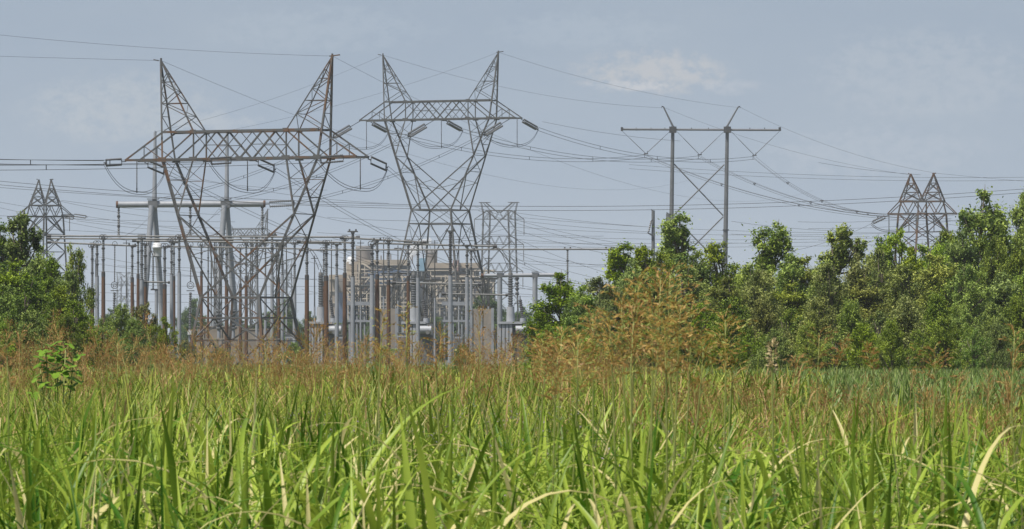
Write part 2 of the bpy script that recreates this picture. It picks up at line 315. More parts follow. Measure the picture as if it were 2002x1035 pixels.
# ------------------------------------------------------------------ lattice towers
def lattice_tower(px, d, rz, levels, label, material, group, k=1.0):
    """wide strain tower: square waist, V-shaped upper frame, box crossarm, two earth-wire peaks. levels: (height, half side), ground up to the waist"""
    root = empty('lattice_tower', (gx(px, d), d, 0), rz, label, 'pylon', group)
    zw, hw = levels[-1]
    zk, zb, zt, zp = zw + 9.9, zw + 16.6, zw + 19.9, zw + 28.6
    uo, ui, vb, tip, up = 10.54, 6.3, 1.58, 15.7, 11.65
    m = material
    kn = (zk - zw) / (zb - zw)
    wl, wm, ws = .30 * k, .19 * k, .085 * k
    knee = {}
    for su in (-1, 1):
        for sv in (-1, 1):
            l = MB()
            for (z0, h0), (z1, h1) in zip(levels[:-1], levels[1:]): l.angle((su * h0, sv * h0, z0), (su * h1, sv * h1, z1), wl * 1.05, su)
            l.angle((su * hw, sv * hw, zw), (su * uo, sv * vb, zb), wl, su)
            knee[su, sv] = V(su * (hw + (uo - hw) * kn), sv * (hw + (vb - hw) * kn), zk)
            l.build('leg', m, root)
            il = MB(); il.angle(knee[su, sv], (su * ui, sv * vb, zb), wm, su); il.build('inner_strut', m, root)
    # base: K bracing and rings on every face
    b = MB(); cor = [(-1, -1), (1, -1), (1, 1), (-1, 1)]
    for i, ((z0, h0), (z1, h1)) in enumerate(zip(levels[:-1], levels[1:])):
        for a in range(4):
            c0, c1 = cor[a], cor[(a + 1) % 4]
            A0, A1 = V(c0[0] * h0, c0[1] * h0, z0), V(c1[0] * h0, c1[1] * h0, z0)
            B0, B1 = V(c0[0] * h1, c0[1] * h1, z1), V(c1[0] * h1, c1[1] * h1, z1)
            b.bar(B0, B1, wm if i >= len(levels) - 3 else ws)
            if i == len(levels) - 2:
                Mid = (A0 + A1) / 2; b.bar(B0, Mid, ws * 1.3); b.bar(B1, Mid, ws * 1.3)
            else:
                Mid = (B0 + B1) / 2; b.bar(A0, Mid, wm * .8); b.bar(A1, Mid, wm * .8)
                if z1 - z0 > 5:
                    for t in (.33, .66):
                        for A in (A0, A1):
                            q = A + (Mid - A) * t; leg = (A + ((B0 if A is A0 else B1) - A) * t * .98)
                            b.bar(q, leg, ws * .8)
                            b.bar(q, A + ((B0 if A is A0 else B1) - A) * min(1, t + .33), ws * .8)
    b.build('base_bracing', m, root)
    # the big crossed diagonals between knees and waist
    x = MB()
    for sv in (-1, 1):
        for su in (-1, 1): x.angle(knee[su, sv], (-su * hw, sv * hw, zw), wm, su)
    x.build('cross_brace', m, root)
    s = MB()
    for su in (-1, 1):
        lo = lambda sv, t: V(su * (hw + (uo - hw) * t), sv * (hw + (vb - hw) * t), zw + (zb - zw) * t)
        tm = .42
        s.bar(lo(-1, tm), lo(1, tm), ws); mid = V(su * hw, 0, zw)
        s.bar(lo(-1, tm), mid, wm * .8); s.bar(lo(1, tm), mid, wm * .8)
        s.bar(lo(-1, kn), lo(1, tm), ws); s.bar(lo(1, kn), lo(-1, tm), ws); s.bar(lo(-1, kn), lo(1, kn), ws * 1.2)
        for sv in (-1, 1):
            inn = lambda t: knee[su, sv] + (V(su * ui, sv * vb, zb) - knee[su, sv]) * t
            ot = lambda t: knee[su, sv] + (V(su * uo, sv * vb, zb) - knee[su, sv]) * t
            for t in (.3, .62): s.bar(inn(t), ot(t), ws * .9)
            s.bar(inn(.3), ot(.62), ws * .8); s.bar(inn(.62), ot(1), ws * .8); s.bar(ot(.3), inn(0.05), ws * .8)
            # struts from the leg below the knee to the big diagonal
            dia = lambda t: knee[su, sv] + (V(-su * hw, sv * hw, zw) - knee[su, sv]) * t
            s.bar(lo(sv, .30), dia(.42), ws); s.bar(lo(sv, .30), dia(.62), ws); s.bar(lo(sv, .45), dia(.22), ws * .8)
            s.bar(V(su * ui, sv * vb, zb), V(su * 8.6, 0, zb - 3), ws * .7)
        for t in (.3, .65):
            A = knee[su, -1] + (V(su * uo, -vb, zb) - knee[su, -1]) * t; B = knee[su, 1] + (V(su * uo, vb, zb) - knee[su, 1]) * t
            s.bar(A, B, ws * .8); C = knee[su, 1] + (V(su * uo, vb, zb) - knee[su, 1]) * (t + .33); s.bar(A, C, ws * .7)
    s.build('secondary_bracing', m, root)
    # crossarm
    c = MB()
    for sv in (-1, 1):
        c.bar((-tip, sv * vb, zb), (tip, sv * vb, zb), .27 * k); c.bar((-uo - .1, sv * vb, zt), (uo + .1, sv * vb, zt), .27 * k)
        for su in (-1, 1):
            c.angle((su * uo, sv * vb, zt), (su * tip, sv * vb, zb), wm * .9)
            c.bar((su * 13.1, sv * vb, zb), (su * 13.1, sv * vb, zb + (zt - zb) * .5), ws); c.bar((su * 13.1, sv * vb, zb + (zt - zb) * .5), (su * uo, sv * vb, zb), ws)
            c.angle((su * uo, sv * vb, zb), (su * ui, sv * vb, zt), wm); c.bar((su * ui, sv * vb, zb), (su * ui, sv * vb, zt), wm * .8)
            c.angle((su * ui, sv * vb, zb), (su * 3.15, sv * vb, zt), wm); c.angle((su * 3.15, sv * vb, zt), (0, sv * vb, zb), wm)
            c.bar((su * ui, sv * vb, zt), (su * 3.15, sv * vb, zb), ws); c.bar((su * 3.15, sv * vb, zb), (0, sv * vb, zt), ws)
            c.bar((su * ui * .78, sv * vb, zb + 1.65), (su * 1.6, sv * vb, zb + 1.65), ws)
            for uu in (uo, ui):       # gusset plates
                c.box((su * uu, sv * (vb + .17 * k), zb), (1.1, .04, .55))
            c.box((su * ui, sv * (vb + .17 * k), zt), (.8, .04, .45))
        c.box((0, sv * (vb + .17 * k), zb), (1.0, .04, .5))
    for z, nodes in ((zb, (-tip, -13.1, -uo, -ui, -3.15, 0, 3.15, ui, uo, 13.1, tip)), (zt, (-uo, -ui, -3.15, 0, 3.15, ui, uo))):
        for i, u in enumerate(nodes):
            c.bar((u, -vb, z), (u, vb, z), ws * 1.2)
            if i: a = (-1) ** i; c.bar((nodes[i - 1], -vb * a, z), (u, vb * a, z), ws)
    c.build('crossarm', m, root)
    for su in (-1, 1):
        pk = MB(); ap = V(su * up, 0, zp)
        O = {sv: V(su * uo, sv * vb, zb) for sv in (-1, 1)}; I = {sv: V(su * ui, sv * vb, zt) for sv in (-1, 1)}
        for sv in (-1, 1):
            pk.angle(O[sv], ap, wl * .75, su); pk.angle(I[sv], ap, wm * .8, su)
        f0 = (zt - zb) / (zp - zb)
        oo = lambda sv, t: O[sv] + (ap - O[sv]) * (f0 + (1 - f0) * t); ii = lambda sv, t: I[sv] + (ap - I[sv]) * t
        ts = (0, .22, .40, .56, .70, .82)
        for j, t in enumerate(ts[1:]):
            for sv in (-1, 1):
                if j in (1, 3): pk.bar(oo(sv, t), ii(sv, t), ws)
                if j % 2: pk.bar(ii(sv, ts[j]), oo(sv, t), ws)
                else: pk.bar(oo(sv, ts[j]), ii(sv, t), ws)
            pk.bar(ii(-1, t), ii(1, t), ws * .9); pk.bar(ii(-1 if j % 2 else 1, ts[j]), ii(1 if j % 2 else -1, t), ws * .8)
            pk.bar(oo(-1, t), oo(1, t), ws * .9); pk.bar(oo(-1 if j % 2 else 1, ts[j]), oo(1 if j % 2 else -1, t), ws * .8)
        pk.bar(ap - V(.35, 0, 0), ap + V(1.0 * su, 0, .12), .2 * k, .13 * k); pk.bar(ap, ap + V(0, 0, .3), .18 * k)
        pk.build('earth_wire_peak', m, root)
    dims = dict(zb=zb, zt=zt, zp=zp, tip=tip, vb=vb, up=up, uo=uo)
    return root, dims

T1, D1 = lattice_tower(481, 680, R(-26), [(0, 5.2), (3.64, 4.72), (6.36, 4.3), (8.8, 3.94)],
                       'nearest big rusty lattice pylon with wide crossarm and two pointed peaks', M['rusty'], 'twin-peaked lattice pylons', 1.0)
T2, D2 = lattice_tower(861, 1039, R(-24.5), [(0, 8.3), (9.0, 7.0), (17.2, 5.75), (25.9, 4.3), (28.4, 3.94)],
                       'tall grey lattice pylon with two peaks, standing right of the rusty one', M['steel'], 'twin-peaked lattice pylons')
T7, D7 = lattice_tower(478, 2550, R(-24), [(0, 8.5), (15, 6.2), (29, 4.6), (38.6, 3.94)],
                       'distant lattice pylon seen through the legs of the rusty pylon, behind the white drum gantry', M['farsteel'], 'far pylons', 1.5)
T8, D8 = lattice_tower(1427, 3300, R(-30), [(0, 6.5), (10, 5.2), (20, 4.3), (27, 3.94)],
                       'faint far lattice pylon behind the right leg of the steel H-frame', M['farsteel'], 'far pylons', 1.6)

EARTH = 'earth wires slung between the pylon peaks'; COND = 'conductor bundles strung between the big pylons'
def bundle(name, a, b, sag, label, group, cat='power line', nw=2, r=.03, sep=.45, n=30, spacers=3):
    """one phase: nw parallel wires with spacers"""
    a = np.asarray(a, float); b = np.asarray(b, float)
    root = empty(name, a, 0, label, cat, group)
    offs = {1: [(0, 0)], 2: [(0, -sep / 2), (0, sep / 2)], 3: [(-sep / 2, .2), (sep / 2, .2), (0, -.25)]}[nw]
    d = (b - a) * V(1, 1, 0); d /= np.linalg.norm(d); side = V(-d[1], d[0], 0)
    base = sag_line(a, b, sag, n)
    for (o1, o2) in offs:
        MB().path([p + side * o1 + V(0, 0, o2) for p in base], r, 4).build('wire', M['wire'], root, True)
    if nw > 1:
        for kk in range(1, spacers + 1):
            p = base[int(kk * n / (spacers + 1))]; sp = MB()
            pts = [p + side * o1 + V(0, 0, o2) for (o1, o2) in offs]
            for i in range(len(pts)): sp.bar(pts[i], pts[(i + 1) % len(pts)] + V(.001, 0, 0), .09)
            sp.build('spacer', M['dark'], root, True)
    return root
def single(name, a, b, sag, label, group, cat='wire', r=.015, n=26):
    o = MB().path(sag_line(a, b, sag, n), r, 4).build(name, M['wire'])
    return tag(o, label, cat, group)
def string(tower, p, q, r=.13, pitch=.2, m='porcelain', name='insulator_string', n_par=1, sep=.5, plates=True):
    """strain insulator strings from p toward q"""
    p = np.asarray(p, float); q = np.asarray(q, float); d = (q - p) / np.linalg.norm(q - p)
    up = np.cross(np.cross(d, V(0, 0, 1)), d); up /= np.linalg.norm(up); sd = np.cross(d, up)
    offs = {1: [V(0, 0, 0)], 2: [up * sep / 2, -up * sep / 2], 3: [up * sep / 2, -up * sep / 2 + sd * sep / 2, -up * sep / 2 - sd * sep / 2]}[n_par]
    for o in offs:
        ib = MB(); ib.ribbed(p + d * .8 + o, q - d * .5 + o, r, pitch, n=8); ib.build(name, M[m], tower, True)
    hw = MB(); hw.bar(p, p + d * .8, .1)
    for o in offs: hw.bar(p + d * .75, p + d * .85 + o, .08)
    hw.build('link_rod', M['dark'], tower, True)
    hw = MB()
    for o in offs: hw.bar(q - d * .5 + o, q - d * .35, .1)
    hw.bar(q - d * .45 + up * sep * .62, q - d * .45 - up * sep * .62, .16)
    hw.bar(q - d * .5, q, .1)
    hw.build('yoke_plate', M['dark'], tower, True)
def hang(tower, p, ln, m='darkins', r=.075):
    p = np.asarray(p, float); MB().ribbed(p, p - V(0, 0, ln), r, .17, n=6).build('jumper_insulator', M[m], tower, True)
    MB().bar(p - V(0, 0, ln - .1), p - V(0, 0, ln + .5), .14).build('jumper_clamp', M['dark'], tower, True)
def jumper(tower, a, mid, b, r=.035):
    for dz in (-.16, .16):
        pts = []
        for t in np.linspace(0, 1, 18):     # U-shaped loop through mid
            w = abs(2 * t - 1)
            x = a + (b - a) * t if True else None
            base = a * (1 - t) + b * t
            lin = base.copy(); drop = ((a[2] + b[2]) / 2 - mid[2])
            lin[2] = base[2] - drop * (1 - w ** 2.6); xy = (mid[:2] - (a[:2] + b[:2]) / 2) * (1 - w ** 2)
            lin[0] += xy[0]; lin[1] += xy[1]; pts.append(lin + V(.12 * dz, 0, dz))
        MB().path(pts, r, 4).build('jumper_cable', M['wire'], tower, True)

# rusty pylon: three phases, to the left out of the picture and to the right behind the trees
nameu = ('left arm tip', 'middle', 'right arm tip')
farL = [P(-420, 299, 640), P(-420, 306, 644), P(-420, 326, 650)]
farR = [P(1330, 505, 1650), P(1345, 498, 1640), P(1370, 490, 1630)]
for i, u in enumerate((-15.2, 0, 15.2)):
    A = local_to_world(T1, V(u - .4, -D1['vb'], D1['zb'] - .15)); B = local_to_world(T1, V(u + .4, D1['vb'], D1['zb'] - .2))
    dl = farL[i] - A; dl /= np.linalg.norm(dl); dr = farR[i] - B; dr[2] -= 18; dr /= np.linalg.norm(dr)
    dr2 = V(.42, .86, -.17); dr2 /= np.linalg.norm(dr2)
    qa = A + dl * 4.0 - V(0, 0, .25); qb = B + dr2 * 5.2
    string(T1, A, qa, n_par=2, r=.13, sep=.7, m='darkins'); string(T1, B, qb, n_par=2, r=.13, sep=.8, m='darkins')
    hp = local_to_world(T1, V(u + .2, 0, D1['zb'])); hang(T1, hp, 3.4)
    jumper(T1, qa, hp - V(0, 0, 3.9), qb)
    bundle('conductor_bundle', qa, farL[i], .25 + .1 * i, 'twin conductor running out of frame left from the rusty pylon crossarm\'s %s' % nameu[i], COND, sep=.55)
    bundle('conductor_bundle', qb, farR[i], 13, 'twin conductor dropping right from the rusty pylon crossarm\'s %s' % nameu[i], COND, nw=2, n=50)
pk = {s: local_to_world(T1, V(s * D1['up'], 0, D1['zp'])) for s in (-1, 1)}
single('earth_wire', pk[-1], P(-400, 96, 640), .1, 'thin earth wire running left from the left peak of the rusty pylon', EARTH)
single('earth_wire', pk[1], P(-400, 20, 620), .9, 'thin earth wire running left from the right peak of the rusty pylon', EARTH)
single('earth_wire', pk[-1], P(1350, 352, 1650), 8, 'thin earth wire sloping right from the left peak of the rusty pylon', EARTH, r=.018)
single('earth_wire', pk[1], P(1590, 372, 1700), 9, 'thin earth wire sloping right from the right peak of the rusty pylon', EARTH, r=.018)

# ------------------------------------------------------------------ steel H-frame
d3 = 1200; s3 = F / d3
H3 = empty('h_frame_pole', (gx(1368, d3), d3, 0), 0, 'grey tubular steel H-frame pylon with X bracing standing behind the right trees', 'pylon')
def Q3(px, py, dd=0): return P(px, py, d3 + dd)
for xt, xb in ((1315.5, 1309.5), (1422, 1415.5)):
    MB().tube(P(xb - 1, 720, d3) * V(1, 1, 0), Q3(xt, 247), .62, .36, 14).build('pole', M['pole'], H3, True)
    f = MB(); z = Q3(xb, 450)[2]; cx = Q3(xb + (xt - xb) * .57, 450)[0]
    f.tube((cx, d3, z - .12), (cx, d3, z + .12), .66, .66, 14); f.build('pole_flange', M['dark'], H3, True)
MB().tube(Q3(1214, 253.2, -.5), Q3(1527, 254.6, -.5), .23, .23, 10).build('crossarm', M['pole'], H3, True)
for xs, sz_, nm_ in (((1315.5, 1422), (1.5, 1.2, 1.3), 'crossarm_bracket'), ((1216, 1524.5), (.5, .5, .8), 'arm_end_plate'), ((1244, 1273, 1300, 1352, 1385, 1466, 1495), (.16, .3, .6), 'step_bolt')):
    for x in xs: MB().box(Q3(x, 254 - (0 if sz_[0] > 1 else 1.2), -.5), sz_).build(nm_, M['dark'], H3, True)
for (xa, ya, xb, yb, fl) in ((1316.5, 249, 1297, 209, -1), (1420.5, 249, 1443.5, 209, 1)):
    MB().tube(Q3(xa, ya), Q3(xb, yb), .22, .14, 8).build('earth_wire_mast', M['pole'], H3, True)
    MB().bar(Q3(xb, yb), Q3(xb + fl * 3.5, yb - .5), .22).bar(Q3(xb + fl * 3.2, yb - .5), Q3(xb + fl * 3.4, yb + 3), .1).build('mast_hook', M['dark'], H3, True)
xb = MB()
for a in ((1318, 321, 1414, 422, .35), (1416, 322, 1317, 421, -.35), (1414, 424, 1318, 520, .35), (1317, 424, 1412, 520, -.35)):
    xb.tube(Q3(a[0], a[1], a[4]), Q3(a[2], a[3], a[4]), .14, .14, 8)
xb.build('cross_brace', M['pole'], H3, True)
ph3 = []
for i, (xa, xm, xc, ym) in enumerate(((1217, 1263, 1310, 301), (1323, 1368, 1416, 303), (1429, 1475, 1524, 304))):
    mid = Q3(xm, ym, -.5)
    for x in (xa, xc):
        top = Q3(x, 257, -.5); dv = mid - top
        MB().ribbed(top + dv * .3, mid - dv * .08, .10, .17, n=6).build('insulator_string', M['porcelain'], H3, True)
        MB().bar(top, top + dv * .3, .07).bar(mid - dv * .08, mid, .1).build('link_rod', M['dark'], H3, True)
    MB().bar(mid - V(.45, 0, 0), mid + V(.45, 0, 0), .2).bar(mid - V(.3, 0, 0), mid - V(.3, 0, .9), .1).bar(mid + V(.3, 0, 0), mid + V(.3, 0, .6), .1).build('yoke_plate', M['dark'], H3, True)
    ph3.append(mid - V(0, 0, .5))

# ------------------------------------------------------------------ tubular gantries in the substation
def gantry(label, d, beam, yb, poles, spires, hangers, splay, rad):
    root = empty('tube_gantry', (gx((beam[0] + beam[1]) / 2, d), d, 0), 0, label, 'gantry', 'tubular steel gantries in the substation')
    MB().tube(P(beam[0], yb + .8, d), P(beam[1], yb - .8, d), rad, rad, 16).build('beam', M['greypaint'], root, True)
    for x, sg in ((beam[0], 1), (beam[1], -1)): MB().tube(P(x, yb + .8 * sg, d) - V(.18, 0, 0), P(x, yb + .8 * sg, d) + V(.18, 0, 0), rad * 1.1, rad * 1.1, 16).build('beam_end_cap', M['rustpost'], root, True)
    for x in poles:
        if splay:
            for sg, dd in ((-1, -1.2), (1, 1.2)):
                foot = P(x + sg * splay, 640, d + dd * 2); top = P(x + sg * 2.5, yb + 3, d + dd * .5)
                dirv = foot - top; foot = top + dirv * (top[2] / (top[2] - foot[2]))
                MB().tube(foot, top, rad * 1.05, rad * .85, 14).build('leg', M['greypaint'], root, True)
        else:
            t = P(x, yb, d); MB().tube((t[0], d, 0), t, rad * 1.35, rad * 1.3, 14).build('leg', M['greypaint'], root, True)
        c = P(x, yb, d); k = MB(); k.box(c, (rad * 3.0, rad * 2.6, rad * 2.3)); k.box(c + V(0, 0, rad * 1.6), (rad * 3.6, rad * 3, .12)); k.build('joint_bracket', M['pole'], root, True)
    for x, y in spires:
        c = P(x, yb - 6, d); MB().tube(c, P(x + 1.2, y, d), .42, .24, 10).build('spire', M['greypaint'], root, True)
        MB().bar(P(x + 1.2, y, d), P(x + 1.2, y - 3, d), .12).bar(P(x - 1, y + .6, d), P(x + 5, y - .6, d), .1).build('spire_tip', M['dark'], root, True)
    for x, y in hangers:
        t = P(x, yb + 5, d); b_ = P(x, y, d)
        MB().ribbed(t, b_, .24, .4, n=8).build('hanging_insulator', M['porcelain'], root, True)
        for tt in (0.02, .33, .66, .99): MB().tube(t + (b_ - t) * tt - V(0, 0, .1), t + (b_ - t) * tt + V(0, 0, .1), .3, .3, 8).build('insulator_collar', M['dark'], root, True)
    return root
dg = 1000
G1 = gantry('big grey tubular gantry on splayed legs behind the rusty pylon, carrying a white drum', dg, (229, 517), 399.5, (299, 441), ((302, 259), (443, 257)),
            ((232, 462), (372, 462), (513, 470)), 20, .56)
MB().lathe(P(307.5, 501, dg - 2.2), [(.72, 0), (.74, .1), (.74, 1.3), (.86, 1.32), (.86, 1.75), (.74, 1.77), (.8, 2.2), (.55, 2.35)], 16).build('white_drum', M['white'], G1, True)
bk = MB(); bk.box(P(307.5, 502, dg - 1.8), (1.6, 1.5, .2)); bk.bar(P(309, 505, dg - 1.4), P(311, 512, dg), .3); bk.build('drum_bracket', M['greypaint'], G1, True)
G2 = gantry('low grey tubular gantry on two upright posts at the right end of the substation', 800, (943, 1086), 538.5, (977, 1046), (), ((1011, 576),), 0, .27)

# tall pylon: thick strain strings toward the gantry, thinner ones toward the H-frame
gpts = [P(309, 391, dg), P(449, 391, dg), P(519, 397, dg)]
nm2 = ('left arm tip', 'middle', 'right arm tip')
for i, u in enumerate((-15.2, 0, 15.2)):
    A = local_to_world(T2, V(u - .3, -D2['vb'], D2['zb'] - .1)); B = local_to_world(T2, V(u + .3, D2['vb'], D2['zb'] - .2))
    dl = V(-.62, -.70, -.40); dl /= np.linalg.norm(dl); dr = V(.52, .80, -.26); dr /= np.linalg.norm(dr)
    qa = A + dl * 8.2; qb = B + dr * 6.0
    a0 = A + dl * 2.2
    MB().bar(A, a0, .09).build('link_rod', M['dark'], T2, True)
    string(T2, a0, qa, n_par=3, r=.21, sep=.62, pitch=.34); string(T2, B, qb, n_par=3, r=.17, sep=.5, pitch=.3)
    hp = local_to_world(T2, V(u + .2, 0, D2['zb'])); hang(T2, hp, 4.8)
    jumper(T2, qa, hp - V(0, 0, 5.1), qb, .04)
    bundle('conductor_bundle', qa, gpts[i] if i < 2 else P(580, 397, dg), 1.4, 'slack twin conductor from the tall grey pylon\'s %s down to the gantry' % nm2[i], COND, r=.035)
    bundle('conductor_bundle', qb, ph3[i], 2.6, 'twin conductor from the tall grey pylon\'s %s to the H-frame' % nm2[i], COND, nw=2, r=.04, sep=.6, n=36)
string(G1, P(518, 400, dg), P(580, 397, dg), n_par=2, r=.2, sep=.8, pitch=.34)
pk2 = {s: local_to_world(T2, V(s * D2['up'], 0, D2['zp'])) for s in (-1, 1)}
single('earth_wire', pk2[1], P(1446.5, 211, d3), 1.3, 'earth wire from the tall grey pylon\'s right peak to the H-frame right mast', EARTH, r=.02)
single('earth_wire', pk2[-1], P(1294, 211, d3), 1.9, 'earth wire from the tall grey pylon\'s left peak to the H-frame left mast', EARTH, r=.02)
single('earth_wire', pk2[-1], P(303, 258, dg), 1.2, 'faint earth wire from the tall grey pylon\'s left peak to the gantry', EARTH, r=.018)
single('earth_wire', pk2[1], P(444, 256, dg), 1.2, 'faint earth wire from the tall grey pylon\'s right peak to the gantry', EARTH, r=.018)

# ------------------------------------------------------------------ double A-peaked pylons at the picture's two sides
def a_tower(px, d, rz, zs, dims, label, material, tops):
    """two A-shaped peaks on a box crossarm, legs splaying down to the ground. all sizes in metres"""
    zb, zt, zp = zs; tip, hb, vb, sp, foot = dims
    root = empty('lattice_tower', (gx(px, d), d, 0), rz, label, 'pylon', 'double A-peaked lattice pylons')
    at = lambda q, z: V(q[0] * (hb + (foot - hb) * (1 - z / zb)) + q[1] * (.5 + 1.1 * (1 - z / zb)), q[1] * (vb + (foot * .9 - vb) * (1 - z / zb)), z)
    cor = ((-1, 0), (0, -1), (1, 0), (0, 1))           # square body seen corner-on
    for q in cor:
        l = MB(); l.angle(at(q, 0), at(q, zb), .36)
        if q[0]: l.angle(at(q, zb), (q[0] * (hb - .6), 0, zt), .28)
        else: l.angle(at(q, zb), (q[1] * .5, q[1] * vb, zt), .28)
        l.build('leg', material, root)
    for su in (-1, 1):
        pk = MB(); ap = V(su * sp, 0, zp)
        bs = [V(su * (hb - .6), sv * vb, zt) for sv in (-1, 1)] + [V(-su * .1, sv * vb, zt) for sv in (-1, 1)]
        for b in bs: pk.angle(b, ap, .24)
        for t in (.33, .66):
            q = [b + (ap - b) * t for b in bs]
            for i, j in ((0, 1), (2, 3), (0, 2), (1, 3)): pk.bar(q[i], q[j], .13)
        for i, j in ((0, 2), (1, 3), (2, 0), (3, 1)): pk.bar(bs[i], bs[j] + (ap - bs[j]) * .33, .12)
        q = [b + (ap - b) * .33 for b in bs]; w = [b + (ap - b) * .66 for b in bs]
        pk.bar(q[0], w[2], .11); pk.bar(q[1], w[3], .11); pk.bar(q[2], w[0], .11); pk.bar(q[3], w[1], .11)
        for e_ in range(4): pk.bar(w[e_], w[(e_ + 1) % 4], .09); pk.bar(q[e_], w[(e_ + 1) % 4], .09); pk.bar(bs[e_], q[(e_ + 1) % 4], .1)
        pk.bar(ap - V(.3, 0, 0), ap + V(.5 * su, 0, .1), .22)
        pk.build('earth_wire_peak', material, root)
    c = MB()
    for sv in (-1, 1):
        c.bar((-tip, sv * vb * .6, zb), (tip, sv * vb * .6, zb), .3); c.bar((-hb + .6, sv * vb, zt), (hb - .6, sv * vb, zt), .26)
        nn = np.linspace(-hb + .6, hb - .6, 7)
        for i in range(6): c.bar((nn[i], sv * vb, zb if i % 2 else zt), (nn[i + 1], sv * vb, zt if i % 2 else zb), .16)
        for su in (-1, 1): c.angle((su * (hb - .6), sv * vb, zt), (su * tip, sv * vb * .6, zb), .18)
    c.build('crossarm', material, root)
    b = MB(); zs_ = [zb, zb * .88, zb * .76, zb * .62, zb * .46, zb * .25, 0]
    for z0, z1 in zip(zs_[:-1], zs_[1:]):
        for a in range(4):
            q, w = cor[a], cor[(a + 1) % 4]
            b.bar(at(q, z0), at(w, z1), .15); b.bar(at(w, z0), at(q, z1), .15); b.bar(at(q, z1), at(w, z1), .13)
    for sx in (-1, 1):
        for sv in (-1, 1): b.bar((sx * (hb - .6) * .45, sv * vb, zb), at((sx, 0), zb * .88), .18)
    b.build('body_bracing', material, root)
    return root
T4 = a_tower(1803, 1150, R(-14), (30.5, 33.0, 38.6), (6.9, 4.9, 2.0, 2.35, 7.2), 'brown lattice pylon with twin A-shaped peaks rising behind the right-hand trees', M['brownlattice'], None)
T5 = a_tower(88, 1250, R(12), (32.4, 34.8, 40.5), (6.3, 4.0, 2.0, 1.35, 6.0), 'grey lattice pylon with twin A-shaped peaks rising behind the left-hand trees', M['steel'], None)
for p, q in (((1737, 421), (1703, 437)), ((1868, 417), (1890, 424))): string(T4, P(*p, 1149), P(*q, 1149), n_par=3 if p[0] < 1800 else 2, r=.2, sep=.5, pitch=.34, m='darkins')
for x in (1738, 1777, 1791, 1826, 1876): hang(T4, P(x, 419, 1149), 3.2, r=.12)
for p, q in (((120, 422), (147, 428)), ((138, 420), (172, 425))): string(T5, P(*p, 1249), P(*q, 1249), n_par=2, r=.15, sep=.5, pitch=.3, m='darkins')
hang(T5, P(136, 421, 1249), 3.0, r=.11); hang(T5, P(18, 423, 1249), 1.6, r=.11)
MB().bar(P(14, 424, 1249), P(50, 422, 1250), .25).bar(P(120, 421, 1250), P(138, 420, 1249), .25).build('crossarm_outrigger', M['steel'], T5, True)
jumper(T4, P(1703, 438, 1149), P(1738, 452, 1149), P(1772, 440, 1151), .06)
t4p = [P(1858, 430, 1150), P(1800, 424, 1150), P(1738, 420, 1149)]
for i in range(3):
    bundle('conductor_bundle', ph3[i], t4p[i], 3.5 - .2 * i, 'triple conductor from the H-frame\'s %s insulator pair to the brown pylon' % ('left', 'middle', 'right')[i], COND, nw=3, r=.032, sep=.7, n=40)
single('earth_wire', P(1297, 210, d3), P(1785, 343, 1150), 1.8, 'faint earth wire from the H-frame\'s left mast to the brown pylon', EARTH, r=.022)
single('earth_wire', P(1447, 210, d3), P(1831, 339, 1150), 1.8, 'faint earth wire from the H-frame\'s right mast to the brown pylon', EARTH, r=.022)
single('earth_wire', P(1831, 339, 1150), P(2300, 372, 1150), .4, 'thin earth wire running right from the right peak of the brown pylon', EARTH, r=.022)

